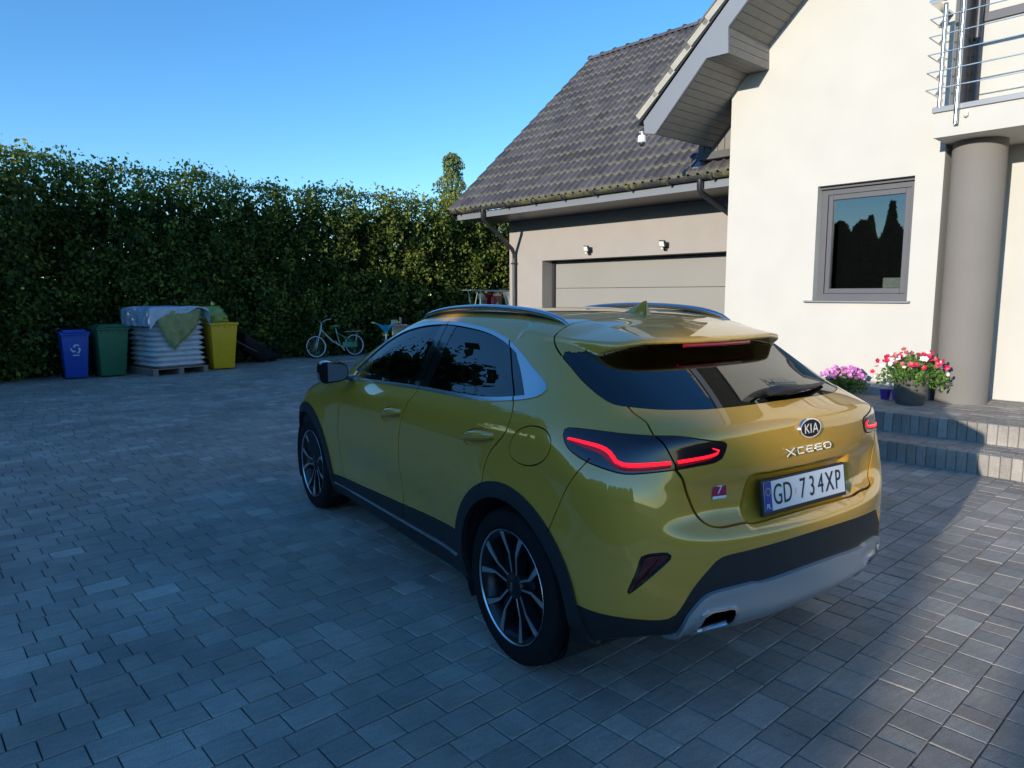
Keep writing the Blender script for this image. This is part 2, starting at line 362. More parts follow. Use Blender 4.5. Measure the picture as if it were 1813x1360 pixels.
board('soffit_board', (2.83, 4.71), (2.82, 4.41), -6.0, -5.06, M_soffit, sof, n=3); board('soffit_board', (1.2, 4.71+(2.83-1.2)*SL), (2.83, 4.71), -6.0, -5.06, M_soffit, sof)
cl0 = hb('gable_cladding', (3.345, -6.52, 3.60), (4.12, -6.42, 4.3), M_clad)
for i in range(7): hb('cladding_board', (3.35+i*.11, -6.418, 3.602), (3.35+i*.11+.102, -6.400, 4.3), M_soffit, cl0, .004)
hb('gable_return', (3.345, -6.9, 3.50), (4.10, -6.38, 3.60), M_clad)
mroof = hprism('gable_roof', [(4.12, 3.86), (4.12, 3.80), (AP, rk(AP)-.02), (AP, rk(AP)+.06)], -16, -5.0, 1, M_metald)
# verge tiles along the rake
M_tile = mat('anthracite_roof_tile', (.085, .080, .082), .62)
def tile_material():
    m = M_tile; b = m.node_tree.nodes['Principled BSDF']; tc = N(m, 'ShaderNodeTexCoord'); oi = N(m, 'ShaderNodeObjectInfo'); geo = N(m, 'ShaderNodeNewGeometry')
    n = N(m, 'ShaderNodeTexNoise', Scale=14., Detail=5., Roughness=.7); L(m, geo.outputs['Position'], n.inputs['Vector'])
    n2 = N(m, 'ShaderNodeTexNoise', Scale=2.2, Detail=3.); L(m, geo.outputs['Position'], n2.inputs['Vector'])
    at = N(m, 'ShaderNodeAttribute', attribute_name='edge')
    mu = N(m, 'ShaderNodeMath', operation='MULTIPLY'); ad = N(m, 'ShaderNodeMath', operation='ADD'); L(m, n.outputs[0], ad.inputs[0]); L(m, n2.outputs[0], ad.inputs[1])
    r = N(m, 'ShaderNodeMapRange'); r.inputs[1].default_value = .72; r.inputs[2].default_value = 1.04; L(m, ad.outputs[0], r.inputs[0]); L(m, r.outputs[0], mu.inputs[0]); L(m, at.outputs['Fac'], mu.inputs[1])
    mx = N(m, 'ShaderNodeMix', data_type='RGBA'); L(m, mu.outputs[0], mx.inputs[0]); mx.inputs[7].default_value = (.24, .225, .15, 1)
    c = N(m, 'ShaderNodeMapRange'); c.inputs[3].default_value = .75; c.inputs[4].default_value = 1.3; L(m, oi.outputs['Random'], c.inputs[0])
    c2 = N(m, 'ShaderNodeMapRange'); c2.inputs[1].default_value = .3; c2.inputs[2].default_value = .7; c2.inputs[3].default_value = .75; c2.inputs[4].default_value = 1.25; L(m, n.outputs[0], c2.inputs[0])
    mm = N(m, 'ShaderNodeMath', operation='MULTIPLY'); L(m, c.outputs[0], mm.inputs[0]); L(m, c2.outputs[0], mm.inputs[1])
    sc = N(m, 'ShaderNodeVectorMath', operation='SCALE'); sc.inputs[0].default_value = (.10, .093, .097); L(m, mm.outputs[0], sc.inputs['Scale']); L(m, sc.outputs[0], mx.inputs[6]); L(m, mx.outputs[2], b.inputs['Base Color'])
tile_material()
M_verge = mat('sunlit_tile_side', (.40, .375, .31), .8, noise=(9, .12))  # pale tint puts the sun on the verge tile sides into the colour
u = Vector((-1, SL)).normalized(); nn = Vector((SL, 1)).normalized()
for i in range(13):
    p = Vector((4.10, 3.865)) + u*(.335*i); q = p + u*.40; t0 = nn*(.085); lift = nn*.02
    pg = [tuple(p+lift*0), tuple(q-nn*.025), tuple(q-nn*.025+t0), tuple(p+t0+lift*0)]
    vt = hprism('verge_tile', pg, -5.03, -4.985, 1, M_verge, mroof)
    hprism('tile_edge', [tuple(p+t0+nn*.001), tuple(q-nn*.025+t0+nn*.001), tuple(q-nn*.025+t0+nn*.022), tuple(p+t0+nn*.022)], -5.35, -4.975, 1, M_tile, vt)
# ---- garage wing
gar = hprism('garage_wall', [(9.62, -.05), (8.60, -.05), (8.60, 2.25), (3.30, 2.25), (3.30, 3.15), (9.62, 3.15)], -8.2, -7.6, 1, M_rendg)
hb('garage_lintel_soffit', (3.30, -8.19, 2.247), (8.598, -7.603, 2.2495), M_metald)
hprism('garage_side_wall', [(-7.61, -.05), (-14.0, -.05), (-14.0, 3.2), (-10.7, 6.9), (-7.61, 3.9)][::-1], 9.30, 9.618, 0, M_rendg)
gd = hb('garage_door', (3.3, -8.02, -.04), (8.58, -7.99, 2.24), M_metald)
for i in range(4): hb('door_panel', (3.3, -7.992, .03+i*.55+.004), (8.575, -7.955, .03+(i+1)*.55-.002), M_gdoor, gd, .006)
hb('door_jamb', (8.54, -7.96, 0), (8.598, -7.90, 2.245), M_metald, gd)
# roof over the garage
E0 = Vector((-6.34, 3.31)); E1 = Vector((-10.70, 7.22)); ud = (E1-E0); SLEN = ud.length; ud = ud/SLEN; un = Vector((ud.y*-1, ud.x)) if False else Vector((ud.y, -ud.x))
if un.y < 0: un = -un
AV = 10.06
def rp(s, h): p = E0 + ud*s + un*h; return (p.x, p.y)
groof = hprism('garage_roof', [rp(.02, -.10), rp(SLEN, -.10), rp(SLEN, -.012), rp(.02, -.012)], 3.0, AV-.01, 0, M_metald)
TW, TE, TL = .332, .345, .42
def tile_mesh(ncol=14):
    xs = [i/ncol for i in range(ncol+1)]
    def prof(x):
        x = (x*2) % 1.0; d = min(abs(x-.22), abs(x-1.22))/.24; return .052*(math.cos(math.pi*d)*.5+.5) if d < 1 else 0.
    V, F, Eg = [], [], []
    for row, (s, h) in enumerate(((-.0, -.006), (.0, .030), (.05, .030), (TL, .004))):
        for x in xs: V.append((x*TW, s, h + (prof(x if x < 1 else .9999) if row else prof(x)*.9)))
    n = ncol+1
    for r in range(3):
        for i in range(ncol): F.append((r*n+i, r*n+i+1, (r+1)*n+i+1, (r+1)*n+i)); Eg.append(1. if r == 0 else .55 if r == 1 else .0)
    for i in (0, ncol):
        pass
    return V, F, Eg
tv, tf, te_ = tile_mesh()
tme = bpy.data.meshes.new('roof_tile'); tme.from_pydata(tv, [], tf); at = tme.attributes.new('edge', 'FLOAT', 'FACE'); at.data.foreach_set('value', te_); tme.polygons.foreach_set('use_smooth', [True]*len(tf)); tme.materials.append(M_tile); tme.set_sharp_from_angle(angle=R(50))
# local tile frame: x along -a (from the verge), y up the slope, z out of the roof
TM = Matrix(((-1, 0, 0, AV), (0, ud.x, un.x, E0.x), (0, ud.y, un.y, E0.y), (0, 0, 0, 1)))
allt = []
for r in range(int(SLEN/TE)+1):
    for cidx in range(21):
        s = r*TE - .03; 
        if s + .2 > SLEN: continue
        allt.append((cidx*TW, s, r, cidx))
def tkey(t):
    p = TM @ Vector((t[0]+.16, t[1]+.2, 0)); q = pix(p.x, p.y, p.z); return 99 if q is None or q[0] > 1310 else q[2]
allt.sort(key=tkey)
for t in allt[:300]:
    o = link('roof_tile', tme, None, groof); o.matrix_local = TM @ Matrix.Translation((t[0], t[1], rng_.uniform(-.002, .003))) @ Matrix.Rotation(rng_.gauss(0, .006), 4, 'Z')
V, F, Eg = [], [], []
for t in allt[300:]:
    k = len(V); V += [TM @ Vector((x+t[0], y+t[1], z)) for x, y, z in tv]; F += [tuple(k+i for i in f) for f in tf]; Eg += te_
me = bpy.data.meshes.new('far_roof_tiles'); me.from_pydata(V, [], F); at = me.attributes.new('edge', 'FLOAT', 'FACE'); at.data.foreach_set('value', Eg); tag(link('far_roof_tiles', me, M_tile, groof), kind='stuff')
for i in range(18):
    bm = bmesh.new(); n = 10; A = []
    for x, r_, dz in ((0, .125, .012), (.03, .125, .012), (.031, .112, 0), (.42, .105, 0)):
        A.append([bm.verts.new((AV + .02 - i*.385 - x, E1.x + .02 - math.cos(math.pi*k/n)*r_, E1.y - .03 + dz + math.sin(math.pi*k/n)*r_*.85)) for k in range(n+1)])
    for j in range(3):
        for k in range(n): bm.faces.new((A[j][k], A[j][k+1], A[j+1][k+1], A[j+1][k]))
    bm.faces.new(A[0]); obj('ridge_tile', bm, M_tile, groof, smooth=40)
# verge board of the garage, back slope
hprism('verge_board', [rp(-.03, -.20), rp(SLEN, -.20), rp(SLEN, -.005), rp(-.03, -.005)], AV-.009, AV+.02, 0, M_metald, groof)
hprism('back_slope', [(E1.x, E1.y-.02), (E1.x-4.4, 3.3), (E1.x-4.4, 3.2), (E1.x, E1.y-.12)], 3.0, AV, 0, M_metald, groof)
fas = hb('eaves_fascia', (3.30, -6.475, 3.095), (9.96, -6.445, 3.215), M_metal, groof)
hb('eaves_soffit', (3.30, -7.60, 3.10), (9.96, -6.476, 3.115), M_metald, groof)
# gutter and downpipes
M_gutter = mat('mossy_dark_gutter', (.05, .05, .045), .55, noise=(5, .5))
def gutter_mat():
    m = M_gutter; b = m.node_tree.nodes['Principled BSDF']; geo = N(m, 'ShaderNodeNewGeometry'); n = N(m, 'ShaderNodeTexNoise', Scale=3.2, Detail=6., Roughness=.7); L(m, geo.outputs['Position'], n.inputs['Vector'])
    cr = N(m, 'ShaderNodeValToRGB'); e = cr.color_ramp.elements; e[0].position = .46; e[0].color = (.035, .035, .036, 1); e[1].position = .62; e[1].color = (.17, .16, .05, 1); L(m, n.outputs[0], cr.inputs[0]); L(m, cr.outputs[0], b.inputs['Base Color'])
gutter_mat()
bm = bmesh.new(); n = 10; A = [[bm.verts.new((a, -6.375 + math.cos(math.pi+math.pi*k/n)*r_, 3.285 + math.sin(math.pi+math.pi*k/n)*r_)) for k in range(n+1)] for r_ in (.07, .062) for a in (3.3, 10.05)]
for i, j in ((0, 1), (3, 2)):
    for k in range(n): bm.faces.new((A[i][k], A[i][k+1], A[j][k+1], A[j][k]))
for i in (0, 1): bm.faces.new(A[i])
for k in (0, n): bm.faces.new((A[0][k], A[1][k], A[3][k], A[2][k]))
obj('gutter', bm, M_gutter, groof, smooth=40)
for i in range(9): hb('gutter_bracket', (3.8+i*.75, -6.452, 3.20), (3.83+i*.75, -6.297, 3.292), M_metald, groof)
def pipe(name, pts, r=.042, parent=house): bm = bmesh.new(); tube(bm, pts, r, 14); return obj(name, bm, M_metald, parent, smooth=50)
pipe('downpipe', [(9.05, -6.375, 3.26), (9.05, -6.375, 3.10), (9.07, -6.42, 3.04), (9.36, -7.44, 2.52), (9.40, -7.54, 2.42), (9.40, -7.545, 2.30), (9.40, -7.545, 0)])
for z in (2.2, 1.2): hb('pipe_clamp', (9.345, -7.6, z), (9.455, -7.49, z+.03), M_metald, house)
pipe('downpipe', [(4.05, -6.375, 3.26), (4.05, -6.375, 3.10), (4.05, -6.42, 3.04), (3.9, -7.44, 2.62), (3.9, -7.54, 2.5), (3.9, -7.545, 0)])
# flashing where the garage roof meets the gable
hprism('roof_flashing', [rp(.05, .055), rp(.9, .055), rp(.9, .07), rp(.05, .07)], 4.04, 4.16, 0, M_metal, groof)
# ---- floodlights and camera on the house
M_led = mat('led_face', (.80, .80, .72), .25)
def floodlight(a, label):
    t = hframe(thing('floodlight', label, 'floodlight', W3(a, -7.6, 2.33), group='floodlights over the garage door'))
    bm = bmesh.new(); box(bm, (-.03, 0, -.02), (.03, .035, .05)); tube(bm, [(0, .03, .02), (0, .09, .03), (0, .10, .07)], .012, 8); obj('bracket', bm, M_metald, t)
    Mr = Matrix.Translation((0, .115, .10)) @ Matrix.Rotation(R(-18), 4, 'X') @ Matrix.Rotation(R(-16), 4, 'Z')
    bm = bmesh.new(); box(bm, (-.078, -.022, -.055), (.078, .018, .055), .008, Mr, 2); h = obj('lamp_housing', bm, M_metald, t)
    bm = bmesh.new(); box(bm, (-.066, .017, -.044), (.066, .021, .044), 0, Mr); obj('led_panel', bm, M_led, h)
    bm = bmesh.new(); bmesh.ops.create_uvsphere(bm, u_segments=12, v_segments=8, radius=.022, matrix=Matrix.Translation((.0, .12, .015))); obj('motion_sensor', bm, M_led, t, smooth=True)
floodlight(7.27, 'black motion sensor floodlight over the garage door, the one towards the hedge'); floodlight(5.50, 'black motion sensor floodlight over the garage door, the one towards the gable')
M_cam = mat('white_camera_plastic', (.75, .74, .70), .35)
t = hframe(thing('security_camera', 'white dome security camera hanging below the gable eaves', 'camera', W3(4.10, -5.06, 3.62)))
bm = bmesh.new(); tube(bm, [(0, 0, .10), (0, 0, .05)], .018, 8); box(bm, (-.03, -.03, .09), (.03, .03, .10)); obj('bracket', bm, M_cam, t)
bm = bmesh.new(); lathe(bm, [(0, .055), (.045, .055), (.058, .04), (.060, -.035), (.045, -.045), (0, -.045)], 20); obj('camera_body', bm, M_cam, t, smooth=40)
bm = bmesh.new(); bmesh.ops.create_uvsphere(bm, u_segments=16, v_segments=10, radius=.042, matrix=Matrix.Translation((0, 0, -.05))); obj('camera_dome', bm, M_gloss if 'M_gloss' in globals() else M_metald, t, smooth=True)
# ------------------------------------------------------------------ car body surface (implicit, car frame: x right, y forward, z up)
def _spl(tab):
    t = sorted(tab.items()); X = np.array([a for a, _ in t], float); Y = np.array([b for _, b in t], float)
    n = len(X); h = np.diff(X); d = np.diff(Y) / h; m = np.zeros(n)
    m[0], m[-1] = d[0], d[-1]
    for i in range(1, n - 1):
        m[i] = 0 if d[i-1] * d[i] <= 0 else (h[i-1] + h[i]) / (h[i] / d[i-1] + h[i-1] / d[i])
    m[1:-1] = .5 * m[1:-1] + .5 * (d[:-1] * h[1:] + d[1:] * h[:-1]) / (h[1:] + h[:-1])
    q = np.linspace(X[0], X[-1], 1200); k = np.clip(np.searchsorted(X, q) - 1, 0, n - 2)
    s = (q - X[k]) / h[k]; s2 = s * s; s3 = s2 * s
    v = (2*s3-3*s2+1)*Y[k] + (s3-2*s2+s)*h[k]*m[k] + (-2*s3+3*s2)*Y[k+1] + (s3-s2)*h[k]*m[k+1]
    w = 9; v = np.convolve(np.pad(v, w, 'reflect', reflect_type='odd'), np.ones(2*w+1)/(2*w+1), 'valid')
    lo, hi = X[0], X[-1]; s0 = (v[1]-v[0])/(q[1]-q[0]); s1 = (v[-1]-v[-2])/(q[1]-q[0])
    def f(x):
        r = np.interp(x, q, v)
        return r + np.where(x < lo, (x-lo)*s0, 0) + np.where(x > hi, (x-hi)*s1, 0)
    return f
def _smin(a, b, k):
    h = np.maximum(k - np.abs(a - b), 0) / k
    return np.minimum(a, b) - h*h*h*k/6
def _sstep(a, b, x):
    t = np.clip((x-a)/(b-a), 0, 1); return t*t*(3-2*t)
S_side = _spl({.14:.78,.20:.835,.26:.862,.32:.878,.40:.892,.50:.902,.60:.909,.70:.912,.80:.909,.88:.904,.94:.897,.985:.885,1.02:.868,1.06:.842,1.10:.814,1.20:.752,1.30:.688,1.40:.622,1.5:.55})
P_plan = _spl({-1.0:-.16,-.8:-.085,-.6:-.045,-.4:-.018,-.2:-.004,0:0,.5:.0,1.3:.002,2.1:.0,2.65:-.002,2.95:-.014,3.2:-.05,3.4:-.12,3.6:-.26})
Y_rear = _spl({.14:-.50,.20:-.60,.26:-.70,.32:-.76,.38:-.815,.46:-.832,.54:-.838,.62:-.838,.67:-.838,.70:-.832,.725:-.81,.745:-.778,.77:-.762,.82:-.758,.87:-.762,.90:-.772,.94:-.776,1.0:-.774,1.05:-.77,1.09:-.766,1.12:-.76,1.2:-.74,1.4:-.68})
Y_smo = _spl({.14:-.50,.20:-.60,.26:-.70,.32:-.76,.38:-.812,.46:-.83,.54:-.836,.62:-.836,.70:-.832,.76:-.825,.82:-.815,.88:-.803,.94:-.79,1.0:-.78,1.06:-.772,1.12:-.76,1.2:-.74,1.4:-.68})
Z_top = _spl({3.7:.55,3.55:.70,3.4:.815,3.2:.89,2.9:.955,2.6:1.0,2.45:1.03,2.33:1.08,2.05:1.245,1.8:1.362,1.55:1.44,1.3:1.476,1.05:1.491,.8:1.496,.55:1.492,.3:1.48,.1:1.457,-.05:1.42,-.2:1.352,-.4:1.262,-.6:1.172,-.7:1.127,-.78:1.09,-.9:1.03})
C_top = _spl({3.6:.10,3.0:.05,2.4:.05,2.2:.10,1.8:.13,1.4:.08,1.0:.055,.5:.055,0.1:.07,-.1:.12,-.4:.20,-.7:.17,-.9:.15})
Y_front = _spl({.14:3.10,.2:3.28,.3:3.42,.42:3.50,.55:3.525,.68:3.51,.8:3.46,.9:3.36,1.0:3.15})
Z_spo = _spl({.35:1.473,.2:1.463,.1:1.453,0:1.440,-.1:1.425,-.2:1.408,-.3:1.388,-.4:1.363})
def carF(p, main=False):
    x = np.abs(p[..., 0]); y = p[..., 1]; z = p[..., 2]
    rise = .05*(1.3 - np.clip(y, -1, 2.9)) * _sstep(.55, .92, z)
    # flares round the wheels
    r1 = np.hypot(y, (z-.334)); r2 = np.hypot(y-2.65, (z-.334))
    fl = .016*(1-_sstep(.40, .60, r1)) + .014*(1-_sstep(.40, .60, r2))
    w = S_side(z - rise) + P_plan(y) + fl
    w = w - .20*_sstep(.15, -.7, y)*np.maximum(z-1.12, 0) + .008*_sstep(.9, 1.3, y)*_sstep(1.3, .9, z)*0
    w = w + .03*_sstep(.62, .38, z)*_sstep(-.35, -.62, y) - .012*_sstep(.85,.98,z)*_sstep(-.35,-.65,y)
    # hollow in the doors above the sill
    w = w - .012*np.exp(-((z-.50)/.10)**2)*_sstep(.55, .8, y)*_sstep(2.1, 1.85, y)
    side = (w - x) * .93
    x2 = x*x
    ym = Y_rear(z - .02*x2); ym = ym + (Y_smo(z - .02*x2) - ym)*_sstep(.46, .74, x)
    yr = ym + .14*x2 + .28*x2*x2
    # number plate recess in the tailgate
    rec = _sstep(.355, .305, x + .25*(z-.80)) * _sstep(.905, .885, z) * _sstep(.70, .735, z)
    yr = yr + .028*rec
    rear = y - yr
    rear = rear * .95
    front = (Y_front(z) - .30*x2 - .45*x2*x2 - y)
    zt = Z_top(y) - C_top(y)*x2 - .35*np.maximum(x2-.25, 0)**2
    slope = (Z_top(y+.01) - Z_top(y-.01))/.02
    top = (zt - z)/np.sqrt(1+slope*slope)
    d = _smin(side, rear, .15 + .10*_sstep(.85, 1.05, z))
    d = _smin(d, front, .25)
    kt = .14 - .10*_sstep(-.45, -.68, y)
    d = _smin(d, top, kt)
    d = _smin(d, z - .185 - .11*_sstep(-.25, -.62, y), .05)
    if main: return d
    s = carS(p)
    return -_smin(-d, -s, .012 + .03*_sstep(-.1, .05, y))
def carS(p):
    """roof spoiler over the rear window"""
    x = np.abs(p[..., 0]); y = p[..., 1]; z = p[..., 2]; x2 = x*x
    zs = Z_spo(y) - .070*x2 - .10*np.maximum(x2-.16, 0)
    th = .026 + .06*_sstep(-.27, -.08, y)
    a = zs - z; b = z - (zs - th)
    te = y - (-.335 + .33*x2 + 9.*np.maximum(x-.5, 0)**2)
    s = _smin(_smin(a, b, .02), te*.9, .03)
    s = _smin(s, (.665 - x)*.8, .04)
    return _smin(s, .25 - y, .03)
def carG(p, e=.003):
    g = np.empty(p.shape)
    for i in range(3):
        o = np.zeros(3); o[i] = e
        g[..., i] = (carF(p+o) - carF(p-o))/(2*e)
    return g
def surface_nets(h=.0125):
    xs = np.arange(-.985, .03, h); ys = np.arange(-.93, 3.62, h); zs = np.arange(.15, 1.56, h)
    Xg, Yg, Zg = np.meshgrid(xs, ys, zs, indexing='ij'); V = np.empty(Xg.shape)
    for i in range(len(xs)): V[i] = carF(np.stack([Xg[i], Yg[i], Zg[i]], -1))
    ins = V > 0
    c = ins[:-1,:-1,:-1].astype(np.int8)
    tot = sum(ins[a:a+len(xs)-1 or None, b:b+len(ys)-1, d:d+len(zs)-1].astype(np.int8) for a in (0,1) for b in (0,1) for d in (0,1))
    act = (tot > 0) & (tot < 8)
    idx = -np.ones(act.shape, int); I = np.argwhere(act); idx[act] = np.arange(len(I))
    P = np.stack([xs[I[:,0]], ys[I[:,1]], zs[I[:,2]]], -1) + h/2
    lo = P - h*.75; hi = P + h*.75
    for it in range(6):
        f = carF(P); g = carG(P); P = P - (f/np.maximum((g*g).sum(-1), .05))[:,None]*g
        P = np.clip(P, lo, hi)
    Q = []
    for ax in range(3):
        a = np.take(ins, range(ins.shape[ax]-1), ax); b = np.take(ins, range(1, ins.shape[ax]), ax)
        ch = np.argwhere(a != b); o1, o2 = [(1,2),(2,0),(0,1)][ax]
        e1 = np.zeros(3, int); e1[o1] = 1; e2 = np.zeros(3, int); e2[o2] = 1
        ok = (ch[:,o1] > 0) & (ch[:,o2] > 0) & (ch[:,o1] < act.shape[o1]) & (ch[:,o2] < act.shape[o2]); ch = ch[ok]
        q = np.stack([idx[tuple((ch - e1 - e2).T)], idx[tuple((ch - e2).T)], idx[tuple(ch.T)], idx[tuple((ch - e1).T)]], -1)
        fl = a[tuple(ch.T)]  # inside on low side -> outward +
        q[~fl] = q[~fl][:, ::-1]; Q.append(q)
    return P, np.concatenate(Q)
# ------------------------------------------------------------------ solving points on the car surface, cutting panels out of it
def _solve(p, ax, a, b):
    """p: (n,3); move along one axis until the main body surface is met, a inside, b outside"""
    p = np.array(p, float); A = np.full(len(p), float(a)); B = np.full(len(p), float(b))
    for _ in range(26):
        m = (A+B)/2; p[:, ax] = m; i = carF(p, True) > 0; A = np.where(i, m, A); B = np.where(i, B, m)
    return p
def sides(q): q = np.array(q, float); return _solve(np.c_[q[:, 0]*0, q], 0, -.2, -1.1)
def rears(q): q = np.array(q, float); return _solve(np.c_[q[:, 0], q[:, 0]*0, q[:, 1]], 1, 0., -1.2)
def tops(q): q = np.array(q, float); return _solve(np.c_[q, q[:, 0]*0], 2, .7, 1.8)
def on_side(y, z): return sides([(y, z)])[0]
def on_rear(x, z): return rears([(x, z)])[0]
def on_top(x, y): return tops([(x, y)])[0]
def snap(P, main=True):
    P = np.array(P, float); one = P.ndim == 1; P = np.atleast_2d(P)
    for _ in range(6):
        f = carF(P, main); g = np.stack([(carF(P+d, main)-carF(P-d, main))/.006 for d in np.eye(3)*.003], -1)
        P = P - (f/np.maximum((g*g).sum(-1), .1))[:, None]*g
    return P[0] if one else P
def curve(pts, step=.025, closed=False, corners=()):
    """Catmull-Rom through points (any dimension), corners stay sharp"""
    P = [np.array(p, float) for p in pts]; n = len(P); out = []
    m = n if closed else n-1
    for i in range(m):
        p1, p2 = P[i], P[(i+1) % n]
        p0 = P[(i-1) % n] if (closed or i > 0) else 2*p1-p2
        p3 = P[(i+2) % n] if (closed or i < n-2) else 2*p2-p1
        if i in corners: p0 = 2*p1-p2
        if (i+1) % n in corners: p3 = 2*p2-p1
        k = max(1, int(np.linalg.norm(p2-p1)/step+.5))
        for j in range(k):
            t = j/k
            a = np.linalg.norm(p2-p1)+1e-9; l0 = np.linalg.norm(p1-p0)+1e-9; l2 = np.linalg.norm(p3-p2)+1e-9
            m1 = (p2-p0)/(l0+a)*a; m2 = (p3-p1)/(a+l2)*a
            out.append((2*t**3-3*t*t+1)*p1 + (t**3-2*t*t+t)*m1 + (-2*t**3+3*t*t)*p2 + (t**3-t*t)*m2)
    if not closed: out.append(P[-1])
    return np.array(out)
def inset(poly, d):
    """move a closed 2-D polygon inward by d (number or per-vertex array)"""
    p = np.array(poly); a = np.roll(p, 1, 0); b = np.roll(p, -1, 0)
    t = (b-a); t /= np.linalg.norm(t, axis=1)[:, None]+1e-9
    nrm = np.stack([-t[:, 1], t[:, 0]], -1)
    area = .5*np.sum(p[:, 0]*b[:, 1]-b[:, 0]*p[:, 1])
    if area < 0: nrm = -nrm
    return p + nrm*np.atleast_1d(d).reshape(-1, 1)
def inpoly(q, poly):
    poly = np.array(poly); x, y = q[:, 0], q[:, 1]; r = np.zeros(len(q), bool); j = len(poly)-1
    for i in range(len(poly)):
        xi, yi = poly[i]; xj, yj = poly[j]
        c = ((yi > y) != (yj > y)) & (x < (xj-xi)*(y-yi)/(yj-yi+1e-15)+xi); r ^= c; j = i
    return r
def normal_at(p):
    g = carG(np.asarray(p)); return -g/(np.linalg.norm(g, axis=-1, keepdims=True)+1e-12)
class Shell:
    def __init__(s, h):
        P, Q = surface_nets(h); s.h = h
        bm = s.bm = bmesh.new()
        vs_ = [bm.verts.new(p) for p in P.tolist()]
        for q in Q.tolist():
            try: bm.faces.new([vs_[i] for i in q])
            except ValueError: pass
        loose = [v for v in bm.verts if not v.link_faces]
        bmesh.ops.delete(bm, geom=loose, context='VERTS')
        bmesh.ops.bisect_plane(bm, geom=bm.verts[:]+bm.edges[:]+bm.faces[:], dist=1e-5, plane_co=(0, 0, 0), plane_no=(1, 0, 0), clear_outer=True)
        for v in bm.verts:
            if abs(v.co.x) < 2e-4: v.co.x = 0
    def key(s, c): return (int(c[0]*16+1000), int(c[1]*16+1000), int(c[2]*16+1000))
    def reg(s, f): s.grid.setdefault(s.key(f.calc_center_median()), set()).add(f)
    def imprint(s, pts, closed=False):
        A = np.array([np.array(p, float) for p in pts])
        if closed: A = np.concatenate([A, A[:1]])
        if not hasattr(s, 'grid'):
            s.grid = {}
            for f in s.bm.faces: s.reg(f)
        nm = normal_at((A[1:]+A[:-1])/2); h = s.h*1.1
        for i in range(len(A)-1):
            p0, p1 = Vector(A[i]), Vector(A[i+1]); d = p1-p0; ln = d.length
            if ln < 1e-5: continue
            u = d/ln; n_ = Vector(nm[i]); pn = d.cross(n_).normalized()
            lo = s.key(np.minimum(A[i], A[i+1])-.014); hi = s.key(np.maximum(A[i], A[i+1])+.014)
            cand = {f for x in range(lo[0], hi[0]+1) for y in range(lo[1], hi[1]+1) for z in range(lo[2], hi[2]+1) for f in s.grid.get((x, y, z), ())}
            for f in cand:
                c = f.calc_center_median() - p0
                if abs(c.dot(pn)) > h or not -h < c.dot(u) < ln+h or abs(c.dot(n_)) > .04 or f.normal.dot(n_) < .1: continue
                vs_ = f.verts[:]; ds = [(v.co-p0).dot(pn) for v in vs_]
                if min(ds) > -1e-5 or max(ds) < 1e-5: continue
                ts = [(v.co-p0).dot(u) for v in vs_]
                if max(ts) < 0 or min(ts) > ln: continue
                on = [v for v, q in zip(vs_, ds) if abs(q) <= 1e-5]; k = len(vs_)
                for j in range(k):
                    a, b = ds[j], ds[(j+1) % k]
                    if (a > 1e-5 and b < -1e-5) or (a < -1e-5 and b > 1e-5):
                        e = s.bm.edges.get((vs_[j], vs_[(j+1) % k]))
                        if e is None: continue
                        on.append(bmesh.utils.edge_split(e, vs_[j], a/(a-b))[1])
                if len(on) > 2:
                    on = max(((p, q) for i1, p in enumerate(on) for q in on[i1+1:]), key=lambda pq: (pq[0].co-pq[1].co).length)
                if len(on) == 2:
                    try: r = bmesh.utils.face_split(f, on[0], on[1])
                    except ValueError: continue
                    if r and r[0]: r[0].normal_update(); s.reg(r[0])
    def groove(s, pts, w=.0045):
        """cut both sides of a thin line; returns the polyline for the distance test"""
        A = np.array(pts); t = np.gradient(A, axis=0); t /= np.linalg.norm(t, axis=1)[:, None]
        b = np.cross(t, normal_at(A)); b /= np.linalg.norm(b, axis=1)[:, None]
        s.imprint(A+b*w/2); s.imprint(A-b*w/2)
        return A
    def finish(s):
        s.faces = [f for f in s.bm.faces]
        s.cen = np.array([f.calc_center_median()[:] for f in s.faces])
        s.nrm = np.array([f.normal[:] for f in s.faces])
        s.lab = np.array(['']*len(s.faces), dtype=object)
    def near(s, A, w):
        A = np.array(A); r = np.full(len(s.cen), 9.)
        lo = A.min(0)-.02; hi = A.max(0)+.02
        k = np.where(((s.cen > lo) & (s.cen < hi)).all(1))[0]; c = s.cen[k]; best = np.full(len(k), 9.)
        for i in range(len(A)-1):
            d = A[i+1]-A[i]; t = np.clip(((c-A[i])@d)/(d@d+1e-12), 0, 1); q = c-A[i]-t[:, None]*d
            best = np.minimum(best, np.linalg.norm(q, axis=1))
        r[k] = best
        return r < w
    def put(s, name, mask): s.lab[mask & (s.lab == '')] = name
